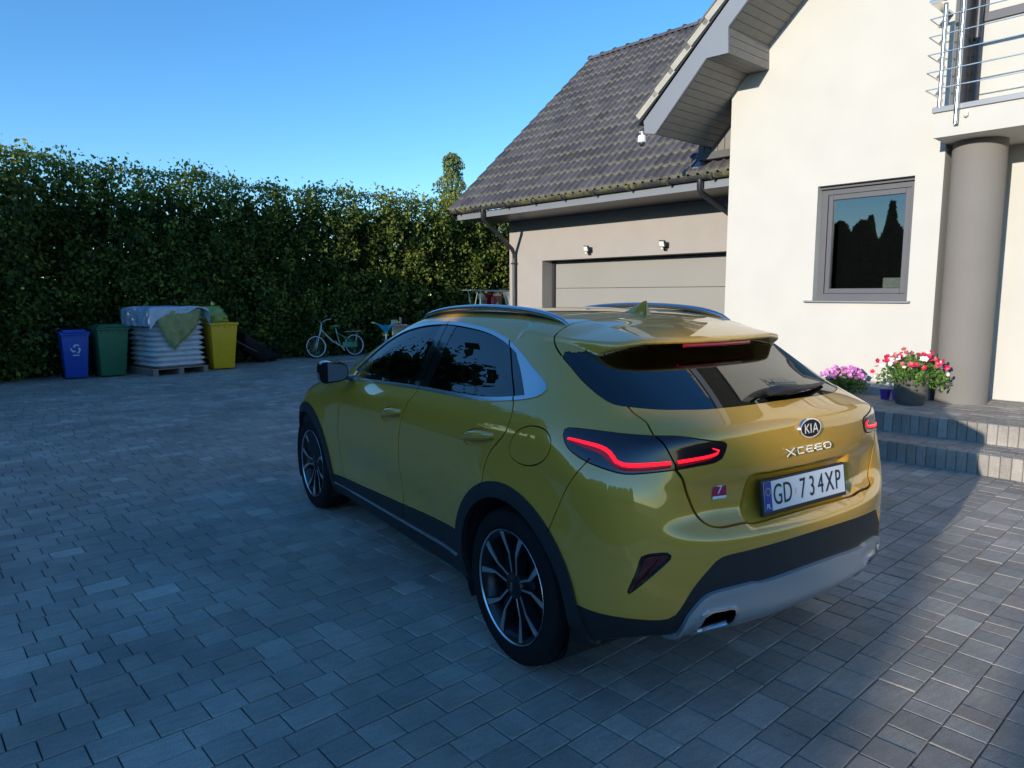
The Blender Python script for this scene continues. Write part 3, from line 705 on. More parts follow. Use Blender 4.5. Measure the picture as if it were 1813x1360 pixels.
def part_mesh(sh, name, off=0., skirt=.012, both=True, mirror=False, loops=True):
    """mesh of all faces with this label, moved out by off, with a skirt turned inward round its border"""
    F = [sh.faces[i] for i in np.where(sh.lab == name)[0]]
    if not F: return None
    vid = {}; V = []
    for f in F:
        for v in f.verts:
            if v not in vid: vid[v] = len(V); V.append(v.co[:])
    V = np.array(V); Nn = normal_at(V); Vo = V + Nn*off
    faces = [[vid[v] for v in f.verts] for f in F]
    cnt = {}
    for f in faces:
        for a, b in zip(f, f[1:]+f[:1]): cnt[(a, b)] = 1
    bord = [(a, b) for (a, b) in cnt if (b, a) not in cnt and not (abs(V[a][0]) < 1e-6 and abs(V[b][0]) < 1e-6)]
    verts = Vo.tolist(); norms = [[Nn[i] for i in f] for f in faces]
    if skirt:
        m1, m2 = {}, {}
        for a, b in bord:
            for q in (a, b):
                if q not in m1:
                    m1[q] = len(verts); verts.append(Vo[q].tolist()); m2[q] = len(verts); verts.append((Vo[q]-Nn[q]*skirt).tolist())
            fa = [m1[b], m1[a], m2[a], m2[b]]; faces.append(fa)
            e = Vo[a]-Vo[b]; fn = np.cross(e, -Nn[a]); fn /= np.linalg.norm(fn)+1e-12; norms.append([fn]*4)
    verts = np.array(verts)
    def build(nm, vv, ff, nn):
        me = bpy.data.meshes.new(nm); me.from_pydata(vv.tolist(), [], ff); me.update()
        me.polygons.foreach_set('use_smooth', [True]*len(me.polygons))
        me.normals_split_custom_set([tuple(n) for f in nn for n in f])
        return me
    mv = verts*np.array([-1, 1, 1]); mf = [f[::-1] for f in faces]; mn = [[n*np.array([-1, 1, 1]) for n in f[::-1]] for f in norms]
    if mirror: return build(name, verts, faces, norms), build(name, mv, mf, mn)
    if both:
        k = len(verts)
        return build(name, np.concatenate([verts, mv]), faces + [[i+k for i in f] for f in mf], norms+mn)
    return build(name, verts, faces, norms)
# ------------------------------------------------------------------ the car
def paint_mat():
    m = mat('gold_paint', (.70, .36, .03), .46, .20, coat=1.0)
    b = m.node_tree.nodes['Principled BSDF']; b.inputs['Coat Roughness'].default_value = .015; b.inputs['Coat IOR'].default_value = 1.9
    tc = N(m, 'ShaderNodeTexCoord'); v = N(m, 'ShaderNodeTexVoronoi', Scale=900.)
    L(m, tc.outputs['Object'], v.inputs['Vector'])
    mx = N(m, 'ShaderNodeMix', data_type='RGBA'); mx.inputs[6].default_value = (.66, .33, .022, 1); mx.inputs[7].default_value = (.76, .395, .04, 1)
    L(m, v.outputs['Color'], mx.inputs[0]); L(m, mx.outputs[2], b.inputs['Base Color'])
    return m
M_paint = paint_mat()
M_chrome = mat('satin_chrome', (.62, .64, .66), .16, 1.0)
M_bright = mat('bright_chrome', (.90, .90, .91), .13, 1.0)
M_alu = mat('brushed_aluminium', (.60, .62, .65), .24, 1.0)
M_plast = mat('black_plastic', (.018, .018, .020), .52, noise=(40, .15), bump=(420, .25, .002))
M_gloss = mat('gloss_black', (.006, .006, .007), .06, coat=.6)
M_rubber = mat('tyre_rubber', (.009, .009, .010), .8, spec=.25, noise=(14, .25), bump=(60, .3, .003))
M_dark = mat('dark_underside', (.008, .008, .009), .8)
M_skid = mat('silver_bumper_paint', (.46, .47, .48), .32, .45)
M_machined = mat('machined_alloy', (.72, .74, .76), .30, 1.0)
M_alloy = mat('anthracite_alloy', (.03, .032, .036), .3, .6)
M_lens = mat('smoked_red_lens', (.020, .003, .008), .10, coat=1.)
M_reflens = mat('dark_red_reflector', (.09, .006, .010), .12, coat=1.)
M_redlens = mat('red_lens', (.30, .010, .018), .12, coat=1.)
M_lampstrip = emis_mat('lit_red_strip', (1.0, .004, .012), 1.15)
M_glassd = glass_mat('privacy_glass', (.035, .037, .042)); M_glassc = glass_mat('clear_tinted_glass', (.45, .52, .50))
M_mirror = mat('mirror_glass', (.85, .87, .88), .01, 1.0)
M_seat = mat('dark_seat_fabric', (.025, .025, .028), .85, noise=(30, .2))
M_wpl = mat('white_plate', (.72, .74, .76), .30); M_bpl = mat('blue_plate_band', (.01, .045, .30), .35); M_ink = mat('black_ink', (.012, .012, .014), .45)
M_white = mat('white_print', (.8, .8, .8), .5); M_crim = mat('crimson_print', (.45, .012, .08), .4)
M_yel = mat('yellow_print', (.75, .5, .02), .5)
M_black = mat('opening_shade_black', (.002, .002, .002), 1., spec=0.)  # flat black standing in for the darkness inside the exhaust openings
sh = Shell(.0105)
car = thing('car', 'gold yellow crossover hatchback with black wheel arches parked on the paved driveway', 'car')
# --- outlines (y, z) on the flank
DLO = [(1.965,1.020),(1.64,1.038),(1.31,1.055),(.97,1.070),(.72,1.078),(.40,1.088),(.22,1.101),(.053,1.124),(-.066,1.147),(-.112,1.166),(-.124,1.186),(-.100,1.207),(.03,1.258),(.147,1.302),(.267,1.341),(.38,1.369),(.554,1.396),(.769,1.412),(1.0,1.419),(1.15,1.414),(1.304,1.401),(1.509,1.366),(1.655,1.318),(1.776,1.252),(1.88,1.170),(1.955,1.085)]
dlo = curve(DLO, .03, True, corners=(0,))
dlo_in = inset(dlo, .016)
S3 = sides
lines = []
def gl(pts2, step=.03, corners=(), w=.0080):
    c = curve(pts2, step, corners=corners); A = sides(c); lines.append((sh.groove(A, w), w)); return c
dlo3, dloi3 = S3(dlo), S3(dlo_in)
sh.imprint(dlo3, True); sh.imprint(dloi3, True)
BPF = [(1.100,1.43),(1.088,1.326),(1.064,1.168),(1.035,1.05)]; BPR = [(.925,1.43),(.912,1.297),(.893,1.183),(.855,1.05)]
RGL = [(.40,1.39),(.357,1.347),(.283,1.276),(.212,1.20),(.10,1.09)]; QRT = [(.245,1.345),(.212,1.306),(.125,1.249),(.052,1.193),(-.03,1.13)]
SAIL = [(1.68,1.02),(1.73,1.09),(1.86,1.20)]
for q in (BPF, BPR, RGL, QRT, SAIL): sh.imprint(S3(curve(q, .03)))
BG = [(1.036,1.425),(.951,1.063),(.975,1.03),(1.005,.99),(1.04,.92),(1.066,.84),(1.078,.75),(1.078,.6),(1.078,.36)]
RG = [(.322,1.356),(.232,1.28),(.15,1.207),(.067,1.139),(.04,1.112),(.018,1.08),(.012,1.045),(.024,1.005),(.073,.953),(.136,.897),(.168,.83),(.18,.74)]
FG = [(1.955,1.015),(1.985,.95),(2.01,.85),(2.035,.70),(2.03,.55),(2.0,.345)]
cBG = gl(BG, corners=(1,)); cRG = gl(RG); cFG = gl(FG)
CLT = lambda y: .355 + (2.15-y)*.062
clt = [(y, CLT(y)) for y in np.arange(2.20, .38, -.04)]
lines.append((sh.groove(S3(clt), .003), .003))
BUG = [(-.458,.975),(-.411,.90),(-.371,.836),(-.337,.765),(-.300,.675)]; cBU = gl(BUG, w=.005)
arch = lambda cy, r, n: [(cy + r*math.cos(a), .334 + r*math.sin(a)) for a in np.linspace(R(-28), R(208), n)]
for cy in (0., 2.65):
    for r, n in ((.455, 64), (.388, 56)): sh.imprint(S3([p for p in arch(cy, r, n) if p[1] > .2]))
FLAP = curve([(-.010,.945),(-.045,1.008),(-.13,1.048),(-.215,1.050),(-.262,1.027),(-.276,.985),(-.247,.935),(-.162,.895),(-.068,.893),(-.018,.915)], .025, True)
fl3 = S3(FLAP); fl3 = np.concatenate([fl3, fl3[:1]]); lines.append((sh.groove(fl3, .0055), .0055))
HRD = curve([(.385,.919),(.312,.966),(.209,.988),(.130,.977),(.112,.955),(.197,.918),(.27,.890),(.345,.893)], .02, True)
HFD = HRD*np.array([1, 1]) + np.array([.945, -.028])
for q in (HRD, HFD): sh.imprint(S3(q), True)
# --- outlines on the tail
LAMP = [(-.842,-.324,1.067),(-.681,-.608,1.066),(-.448,-.733,1.037),(-.437,-.736,1.026),(-.445,-.735,1.002),(-.459,-.733,.978),(-.488,-.727,.966),(-.576,-.703,.957),(-.638,-.682,.951),(-.743,-.625,.940),(-.79,-.584,.936),(-.823,-.537,.944),(-.855,-.448,.963),(-.869,-.377,.989),(-.869,-.342,1.012),(-.862,-.318,1.043),(-.853,-.314,1.060)]
lamp = snap(curve(LAMP, .025, True, corners=(0, 2)))
lines.append((sh.groove(np.concatenate([lamp, lamp[:1]]), .005), .005))
TG1 = [(-.50,.085,1.44),(-.586,.052,1.413),(-.622,.038,1.394),(-.654,.015,1.368),(-.673,-.023,1.344),(-.688,-.078,1.315)]
GLL = [(-.690,-.085,1.31),(-.698,-.156,1.273),(-.704,-.23,1.231),(-.702,-.286,1.201),(-.696,-.345,1.173),(-.682,-.400,1.153),(-.650,-.445,1.146),(-.58,-.520,1.140),(-.49,-.576,1.138),(-.384,-.618,1.138),(-.213,-.650,1.141),(0,-.660,1.143)]
TG2 = [(-.652,-.445,1.146),(-.658,-.478,1.130),(-.656,-.55,1.101),(-.667,-.576,1.086),(-.680,-.612,1.064)]
LGP = [(-.680,-.612,1.064),(-.677,-.629,1.057),(-.669,-.651,1.038),(-.655,-.667,1.002),(-.642,-.678,.970),(-.638,-.682,.948)]
TG3 = [(-.638,-.682,.948),(-.618,-.693,.919),(-.601,-.697,.87),(-.57,-.704,.80),(-.542,-.718,.758),(-.523,-.739,.740),(-.481,-.759,.732),(-.40,-.770,.730),(-.316,-.780,.727),(-.203,-.783,.726),(0,-.784,.726)]
sn = lambda q, st=.025: snap(curve(q, st))
tg1, gll, tg2, lgp, tg3 = snap(curve(TG1, .02), False), sn(GLL), sn(TG2), sn(LGP), sn(TG3)
for q, w in ((tg1, .007), (tg2, .007), (lgp, .006), (tg3, .011)): lines.append((sh.groove(q, w), w))
lines.append((sh.groove(gll, .004), .004))
rt = snap(tops([(x, .085 + .012*(1-(x/.5)**2)) for x in np.arange(-.50, .001, .025)]), False); lines.append((sh.groove(rt, .005), .005))
CLAD = [(-.905,-.425,.425),(-.875,-.50,.42),(-.825,-.585,.415),(-.773,-.634,.411),(-.714,-.674,.407),(-.676,-.700,.411),(-.655,-.713,.426),(-.633,-.730,.468),(-.611,-.745,.517),(-.578,-.759,.563),(-.542,-.772,.602),(-.524,-.778,.620),(-.500,-.785,.632),(-.464,-.795,.638),(-.31,-.822,.646),(-.142,-.835,.652),(0,-.838,.654)]
SKID = [(-.610,-.690,.285),(-.617,-.727,.407),(-.581,-.752,.471),(-.565,-.761,.489),(-.546,-.768,.500),(-.498,-.784,.510),(-.364,-.814,.518),(-.335,-.818,.512),(-.13,-.835,.520),(0,-.838,.523)]
clad, skid = sn(CLAD), sn(SKID, .02); sh.imprint(clad); sh.imprint(skid)
skid2 = snap([p + np.array([.018*(1 if p[2] < .48 else .4), 0, -.024]) for p in skid]); sh.imprint(skid2)
cl_ = lambda q, st, c=(): snap(curve(q, st, True, corners=c))
exo = cl_([(-.559,-.693,.322),(-.561,-.754,.419),(-.539,-.763,.436),(-.489,-.779,.437),(-.427,-.794,.436),(-.418,-.795,.427),(-.404,-.764,.352),(-.412,-.749,.338),(-.473,-.724,.326),(-.546,-.684,.312)], .02)
exi = cl_([(-.545,-.701,.334),(-.548,-.752,.410),(-.527,-.767,.424),(-.479,-.781,.426),(-.434,-.792,.423),(-.424,-.775,.368),(-.432,-.762,.353),(-.491,-.734,.342)], .02)
refl = cl_([(-.769,-.652,.650),(-.749,-.667,.660),(-.693,-.703,.664),(-.680,-.711,.654),(-.683,-.710,.636),(-.699,-.701,.618),(-.792,-.631,.512),(-.800,-.623,.506),(-.804,-.620,.515),(-.784,-.640,.591)], .02)
for q in (exo, exi): sh.imprint(q, True)
sh.imprint(refl, True)
WS = [(0,1.43),(-.40,1.46),(-.53,1.53),(-.59,1.66),(-.655,1.90),(-.715,2.15),(-.74,2.34),(-.55,2.40),(0,2.43)]
ws = snap([(x, y, float(Z_top(np.array(y))-C_top(np.array(y))*x*x)) for x, y in curve(WS, .03, corners=(6,))]); sh.imprint(ws)
spl = []
for x in np.arange(-.70, -.35, .0125):           # where the spoiler's edge runs into the window surface
    ys = np.arange(.06, -.46, -.004); P_ = tops(np.c_[np.full(len(ys), x), ys]); v = carS(P_); k = np.where((v[:-1] > 0) & (v[1:] <= 0))[0]
    if len(k): f_ = v[k[0]]/(v[k[0]]-v[k[0]+1]); spl.append(P_[k[0]]*(1-f_) + P_[k[0]+1]*f_)
if len(spl) > 2: sh.imprint(np.array(spl))
ge = []
for x in np.linspace(-.70, -.59, 12):            # upper corner of the rear window
    q_ = np.interp(x, [-.69, -.60], [1.25, 1.36]) if x > -.69 else 1.25 + (x+.69)*1.2; ys = np.arange(-.25, .12, .002); P_ = tops(np.c_[np.full(len(ys), x), ys]); ge.append(P_[np.argmin(np.abs(P_[:, 2]+.7*P_[:, 1]-q_))])
sh.imprint(snap(np.array(ge), False))
sh.finish()
c = sh.cen; cy_, cz_ = c[:, 1], c[:, 2]; yz = c[:, 1:]
def q2(A): A = np.array(A); return np.stack([A[:, 0], A[:, 2] + .7*A[:, 1]], -1)
cq = q2(c)
for A, w in lines: sh.put('gap', sh.near(A, w*.52))
flank = (c[:, 0] < -.45) & (sh.nrm[:, 0] < -.15)
for cy in (0., 2.65):
    r_ = np.hypot(cy_-cy, cz_-.334)
    sh.put('hole', (r_ < .388) & (c[:, 0] < -.55)); sh.put('arch%d' % (cy > 1), (r_ < .455) & flank & (cz_ < .80))
rearz = (cy_ < -.30)
xz = lambda A: np.array(A)[:, [0, 2]]
cxz = c[:, [0, 2]]; rr_ = rearz & (sh.nrm[:, 1] < .1)
sh.put('exin', inpoly(cxz, xz(exi)) & rr_); sh.put('exout', inpoly(cxz, xz(exo)) & rr_)
sk_poly = np.concatenate([xz(skid), [(0.1, .523), (.1, .1), (-.60, .1)]]); sh.put('skid', inpoly(cxz, np.concatenate([xz(skid2), [(.1, .49), (.1, .1), (-.59, .1)]])) & rearz & (cy_ < -.6))
sh.put('skidtop', inpoly(cxz, sk_poly) & rearz & (cy_ < -.6))
cl_poly = np.concatenate([xz(clad), [(.1, .654), (.1, .05), (-1.2, .05), (-1.2, .425)]]); sh.put('bumper_cladding', inpoly(cxz, cl_poly) & rearz)
sh.put('reflector', inpoly(cxz, xz(refl)) & rr_)
e1 = np.array([.74, -.60, 0]); e1 /= np.linalg.norm(e1); lp2 = np.stack([lamp@e1, lamp[:, 2]], -1); cl2 = np.stack([c@e1, cz_], -1)
inl = inpoly(cl2, lp2) & (c[:, 0] < -.40) & (cy_ < -.28)
tgp = np.concatenate([q2(tg1), q2(gll[:12]), q2(gll[12:16]) if False else q2(tg2), q2(lgp), q2(tg3), [(.1, .17), (.1, 1.56), (-.50, 1.51)]])
intg = inpoly(cq, tgp) & (cy_ < .12) & (cz_ > .5)
sh.put('lamp_in', inl & intg); sh.put('lamp_out', inl)
ind = inpoly(yz, dlo) & flank & (cz_ > .98); ini = inpoly(yz, dlo_in) & flank & (cz_ > .98)
ye = lambda q: np.interp(cz_, [p[1] for p in q[::-1]], [p[0] for p in q[::-1]])
yf, yr_, yg, yq = ye(BPF), ye(BPR), ye(RGL), ye(QRT)
ysail = np.interp(cz_, [p[1] for p in SAIL], [p[0] for p in SAIL])
out_ = np.zeros(len(c), bool); big = inset(dlo, -.006)
for i_ in np.where(ind & ~ini)[0]:
    if not inpoly(np.array([v.co[1:] for v in sh.faces[i_].verts]), big).all(): out_[i_] = True
sh.put('dlo_chrome', ind & ~ini & ~out_)
sh.put('sail', ini & (cy_ > ysail) & (cz_ < 1.20)); sh.put('front_window', ini & (cy_ > yf)); sh.put('pillar', ini & (cy_ > yr_)); sh.put('rear_door_window', ini & (cy_ > yg))
yrg = np.interp(cz_, [p[1] for p in RG[::-1]], [p[0] for p in RG[::-1]])
sh.put('pillar_rear', ini & (cy_ > yrg)); sh.put('quarter_window', ini & (cy_ > yq)); sh.put('quarter_garnish', ini)
sh.put('fuel_flap', inpoly(yz, FLAP) & flank); sh.put('dish_rear', inpoly(yz, HRD) & flank); sh.put('dish_front', inpoly(yz, HFD) & flank)
spo = np.array(carS(c)) > np.array(carF(c, True))
sh.put('spoiler', spo & (cy_ < .08))
gp = np.concatenate([q2(gll), [(.1, .68), (.1, 1.42), (-.60, 1.36), (-.69, 1.25)]])
sh.put('rear_window', inpoly(cq, gp) & (cy_ < 0) & (cz_ > 1.1) & ((cy_ < -.13) | (cz_ < 1.33)))
sh.put('spoiler', intg & (cz_ > 1.19)); sh.put('spoiler', intg & (cz_ > 1.15) & (c[:, 0] < -.6)); sh.put('tailgate', intg)
ybu = np.interp(cz_, [p[1] for p in BUG[::-1]], [p[0] for p in BUG[::-1]])
sh.put('bumper', (cy_ < ybu) & (cz_ < .97) & ((cz_ < .958) | (cy_ < -.6)))
sh.put('underbody', (cz_ < .25) & (sh.nrm[:, 2] < -.5))
sh.put('sill', (cz_ < CLT(cy_)) & (cy_ > .2) & (cy_ < 2.3)); sh.put('front_apron', (cz_ < .34) & (cy_ > 2.3)); sh.put('sill', (cz_ < .30))
yb = lambda q: np.interp(cz_, [p[1] for p in q[::-1]], [p[0] for p in q[::-1]])
sh.put('rear_door', flank & (cz_ < 1.14) & (cz_ > .3) & (cy_ < yb(BG)) & (cy_ > yb(RG)) & (cy_ > 0))
sh.put('front_door', flank & (cz_ < 1.12) & (cz_ > .3) & (cy_ > yb(BG)) & (cy_ < yb(FG)))
wsp = np.concatenate([ws[:, :2], [(.1, 2.43), (.1, 1.43)]]); sh.put('windshield', inpoly(c[:, :2], wsp) & (cz_ > 1.03))
sh.put('headlight', (cy_ > 3.0) & (cz_ > .70) & (cz_ < .80) & (c[:, 0] < -.42)); sh.put('grille', (cy_ > 3.2) & (cz_ > .42) & (cz_ < .72) & (c[:, 0] > -.48))
sh.put('hood', (cy_ > 2.45) & (sh.nrm[:, 2] > .45)); sh.put('body', sh.lab == '')
def tidy(lab, other, least=80):
    """small loose islands of a region go over to its neighbour"""
    idx = np.where(sh.lab == lab)[0]; fid = {sh.faces[i]: i for i in idx}; seen = set()
    for f0 in fid:
        if f0 in seen: continue
        comp = [f0]; seen.add(f0); st_ = [f0]
        while st_:
            f = st_.pop()
            for e in f.edges:
                for q in e.link_faces:
                    if q in fid and q not in seen: seen.add(q); comp.append(q); st_.append(q)
        if len(comp) < least:
            for f in comp: sh.lab[fid[f]] = other
for l_, o_ in (('tailgate', 'spoiler'), ('rear_window', 'tailgate'), ('bumper', 'body'), ('rear_door', 'body'), ('front_door', 'body'), ('lamp_in', 'tailgate'), ('lamp_out', 'body'), ('hood', 'body'), ('skid', 'bumper_cladding')): tidy(l_, o_)
def cpart(lab, name, m, off=0., skirt=.012, parent=car, label=None):
    me = part_mesh(sh, lab, off, skirt)
    if me is None: return None
    me.name = name; o = link(name, me, m, parent)
    if label: o['label'] = label
    return o
def cpair(lab, name, m, off=0., skirt=.012, parent=car, parents=None):
    a, b = part_mesh(sh, lab, off, skirt, mirror=True)
    return link(name, a, m, parents[0] if parents else parent), link(name, b, m, parents[1] if parents else parent)
body = cpart('body', 'body', M_paint, skirt=.02)
tail = cpart('tailgate', 'tailgate', M_paint, skirt=.02)
bump = cpart('bumper', 'rear_bumper', M_paint, skirt=.02)
cpart('spoiler', 'roof_spoiler', M_paint, skirt=0, parent=tail)
cpart('rear_window', 'rear_window', M_glassd, off=-.002, skirt=.004, parent=tail)
cpart('hood', 'hood', M_paint); cpart('windshield', 'windshield', M_glassc, skirt=.004)
cpart('bumper_cladding', 'bumper_cladding', M_plast, off=-.004, skirt=.02, parent=bump)
cpart('skid', 'skid_plate', M_skid, off=.004, skirt=.03, parent=bump); cpart('skidtop', 'skid_plate_edge', M_skid, off=.014, skirt=.03, parent=bump)
cpair('sill', 'sill_cladding', M_plast, .006, .02); cpart('front_apron', 'front_apron', M_plast); cpart('underbody', 'underbody', M_dark, skirt=0)
cpart('grille', 'grille', M_gloss); cpair('headlight', 'headlight', M_gloss)
fd = cpair('front_door', 'front_door', M_paint, skirt=.02); rd = cpair('rear_door', 'rear_door', M_paint, skirt=.02)
cpair('dish_front', 'handle_recess', M_paint, -.010, .0, parents=fd); cpair('dish_rear', 'handle_recess', M_paint, -.010, .0, parents=rd)
cpair('front_window', 'front_window', M_glassc, -.004, .004, parents=fd); cpair('rear_door_window', 'rear_window', M_glassd, -.004, .004, parents=rd)
cpair('pillar', 'pillar_trim', M_gloss, -.002, .006); cpair('pillar_rear', 'rear_pillar_trim', M_gloss, -.002, .006); cpair('sail', 'mirror_sail', M_gloss, -.002, .006, parents=fd)
cpair('quarter_window', 'quarter_window', M_gloss, -.003, .004); cpair('quarter_garnish', 'quarter_garnish', M_chrome, -.001, .004)
cpair('dlo_chrome', 'window_trim', M_chrome, .004, .012)
cpair('fuel_flap', 'fuel_flap', M_paint, 0., .015)
cpair('arch0', 'wheel_arch_cladding', M_plast, .009, .03); cpair('arch1', 'wheel_arch_cladding', M_plast, .009, .03)
lo_ = cpair('lamp_out', 'tail_lamp', M_lens, .003, .02); li_ = cpair('lamp_in', 'tailgate_lamp', M_lens, .003, .02)
cpair('reflector', 'rear_reflector', M_gloss, -.004, .012, parents=(bump, bump))
cpair('exin', 'exhaust_opening', M_black, -.010, 0, parents=(bump, bump)); cpair('exout', 'exhaust_trim', M_bright, .010, .022, parents=(bump, bump))
# red inner reflector glass
rin = inset(xz(refl), .012)
for s_ in (1, -1):
    pts_ = rears(rin) + np.array([0, .001, 0]); pts_ = [(q[0]*s_, q[1], q[2]) for q in pts_]
    pyobj('reflector_lens', pts_, [list(range(len(pts_)))[::s_]], M_reflens, bump)
# dark shell behind the gaps
def inner_shell():
    P, Q = surface_nets(.03); P = P - normal_at(P)*.022
    cq_ = P[Q].mean(1); ok = (cq_[:, 2] < .99) & ~((np.hypot(cq_[:, 1], cq_[:, 2]-.334) < .43) & (cq_[:, 0] < -.55)) & ~((np.hypot(cq_[:, 1]-2.65, cq_[:, 2]-.334) < .43) & (cq_[:, 0] < -.55))
    ok |= (cq_[:, 1] < -.40) & (cq_[:, 2] < 1.10); ok |= (cq_[:, 1] > 2.5)
    Q = Q[ok]; k = len(P)
    pyobj('inner_shell', np.concatenate([P, P*np.array([-1, 1, 1])]), np.concatenate([Q, Q[:, ::-1]+k]).tolist(), M_dark, car)
inner_shell()
# wheel wells
for cy in (0., 2.65):
    for s_ in (-1, 1):
        bm = bmesh.new(); n = 28; ang = np.linspace(R(-30), R(210), n); A = []; B = []
        for a in ang:
            y_, z_ = cy + .40*math.cos(a), max(.334 + .40*math.sin(a), .16)
            A.append(bm.verts.new((s_*.885, y_, z_))); B.append(bm.verts.new((s_*.52, y_, z_)))
        for i in range(n-1): bm.faces.new((A[i], A[i+1], B[i+1], B[i]))
        bm.faces.new(B); obj('wheel_well', bm, M_dark, car)
# lit strips of the tail lamps
def ribbon(name, P, w, m, parents, th=.004):
    P = snap(curve(P, .02)); nn = normal_at(P); t = np.gradient(P, axis=0); t /= np.linalg.norm(t, axis=1)[:, None]
    b = np.cross(t, nn); ww = np.interp(np.linspace(0, 1, len(P)), np.linspace(0, 1, len(w)), w)[:, None]
    for k, s_ in enumerate((1, -1)):
        bm = bmesh.new(); rows = []
        for p, n_, bb, wi in zip(P, nn, b, ww):
            row = []
            for u, v in ((-.5, .002), (-.3, .0035 + th*.5), (.3, .0035 + th*.5), (.5, .002)):
                q = p + bb*wi*u + n_*v; row.append(bm.verts.new((q[0]*s_, q[1], q[2])))
            rows.append(row)
        for i in range(len(rows)-1):
            for j in range(3): bm.faces.new((rows[i][j], rows[i][j+1], rows[i+1][j+1], rows[i+1][j]))
        obj(name, bm, m, parents[k], smooth=True)
M_glow = emis_mat('red_lamp_glow', (.30, .004, .012), .12)  # wider faint ribbon below the strips, imitating their red glow in the lens
ribbon('lamp_glow', [(-.850,-.35,1.020),(-.825,-.42,1.010),(-.808,-.490,1.000),(-.799,-.548,.968),(-.785,-.575,.958),(-.735,-.62,.960),(-.656,-.671,.968)], [.012, .030, .034, .034, .030, .026], M_glow, lo_, .002)
ribbon('lamp_glow', [(-.633,-.681,.972),(-.575,-.702,.978),(-.512,-.719,.986),(-.478,-.727,.998)], [.024, .024, .022, .014], M_glow, li_, .002)
ribbon('light_strip', [(-.858,-.345,1.031),(-.833,-.42,1.023),(-.812,-.480,1.015),(-.803,-.518,1.000),(-.801,-.548,.975),(-.789,-.572,.966),(-.739,-.62,.968),(-.656,-.671,.975)], [.010, .016, .018, .018, .017, .015], M_lampstrip, lo_)
ribbon('light_strip', [(-.633,-.681,.977),(-.575,-.702,.983),(-.512,-.719,.990),(-.482,-.727,.998),(-.473,-.728,1.008),(-.500,-.721,1.018)], [.014, .014, .013, .012, .004], M_lampstrip, li_)
# sill strip in silver
for s_ in (-1, 1):
    bm = bmesh.new(); pp = sides([(y, .300 + (2.15-y)*.022) for y in np.arange(2.17, .42, -.06)]) + np.array([-.010, 0, 0])
    tube(bm, [(p[0]*-s_, p[1], p[2]) for p in pp], .011, 6, squash=(1, .8)); obj('sill_strip', bm, M_chrome, car, smooth=40)
# door handles
def handle(dy, dz, parents):
    for k, s_ in enumerate((1, -1)):
        bm = bmesh.new(); ys = np.linspace(.382, .118, 13); P = []; rr = []
        for i, y in enumerate(ys):
            u = i/12; z = .922 + .046*u + .006*math.sin(math.pi*u); p = on_side(y+dy, z+dz); o_ = .030*math.sin(math.pi*min(max((u+.03)/1.06, 0), 1))**.55
            P.append(((p[0]-o_+.010)*s_, p[1], p[2])); rr.append(.006+.0125*math.sin(math.pi*min(max(u, .03), .97))**.5)
        tube(bm, P, rr, 10, squash=(.75, 1.15)); obj('door_handle', bm, M_paint, parents[k], smooth=50)
handle(0, 0, rd); handle(.945, -.028, fd)
# roof rails
for s_ in (-1, 1):
    bm = bmesh.new(); P = []; rr = []
    for u in np.linspace(0, 1, 30):
        y = 1.50 - 1.43*u; x = .545 - .02*abs(u-.4); p = on_top(-x, y); k = math.sin(math.pi*min(max(u, 0), 1))**.45
        P.append((s_*x, y, p[2] + .001 + .030*k)); rr.append(.006 + .013*min(k*1.6, 1))
    tube(bm, P, rr, 10, squash=(1.15, .8)); obj('roof_rail', bm, M_alu, car, smooth=50)
    bm = bmesh.new(); tube(bm, tops([(-abs(p[0]), p[1]) for p in P[1:-1]])*np.array([-s_, 1, 1]) + np.array([0, 0, .004]), .008, 6, squash=(1.3, .8)); obj('rail_base', bm, M_plast, car)
# shark-fin aerial
bm = bmesh.new(); prof = [(-.085, 0, .020), (-.070, .018, .020), (-.055, .040, .017), (-.035, .055, .013), (-.012, .060, .009), (.012, .056, .008), (.022, .030, .010), (.030, 0, .014)]
# length along y (fin leans back): front -> back
top_ = [(.10, .004, .024), (.06, .018, .024), (.02, .036, .020), (-.015, .052, .014), (-.045, .063, .008), (-.062, .066, .005)]
A = []; B = []; base = on_top(0, .20)
for dy, h, w in top_: A.append((bm.verts.new((-w, .20+dy, base[2]-.006)), bm.verts.new((-w*.45, .20+dy, base[2]+h*.75)), bm.verts.new((0, .20+dy, base[2]+h)), bm.verts.new((w*.45, .20+dy, base[2]+h*.75)), bm.verts.new((w, .20+dy, base[2]-.006))))
dy = -.060; A.append(tuple(bm.verts.new((w, .20+y_, base[2]+z_)) for w, y_, z_ in ((-.016, -.080, -.006), (-.005, -.060, .045), (0, -.058, .062), (.005, -.060, .045), (.016, -.080, -.006))))
for i in range(len(A)-1):
    for j in range(4): bm.faces.new((A[i][j], A[i][j+1], A[i+1][j+1], A[i+1][j]))
bm.faces.new(A[0]); bm.faces.new(A[-1]); obj('roof_aerial', bm, M_paint, car, smooth=60)
# rear wiper
bm = bmesh.new(); P = [on_rear(x, z) for x, z in ()]
wp = []
for x, lift in ((-.075, .016), (-.04, .026), (.03, .028), (.13, .022), (.25, .016), (.36, .012), (.455, .008)):
    y = -.600 + .34*x*x - .0*x; p = on_top(x, y - .035*(1-(x/.46)**2)); wp.append((p[0], p[1]-.008, p[2]+lift))
tube(bm, wp, [.014, .030, .030, .021, .015, .011, .006], 12, squash=(1.0, .65)); obj('rear_wiper', bm, M_plast, tail, smooth=60)
# high brake light below the spoiler edge
bm = bmesh.new(); P = []
for x in np.linspace(-.21, .21, 13):
    y = -.335 + .33*x*x; z = float(Z_spo(np.array(y))) - .075*x*x; P.append((x, y+.014, z-.030))
tube(bm, P, .0095, 8, squash=(1, 1)); obj('high_brake_light', bm, M_redlens, tail, smooth=60)
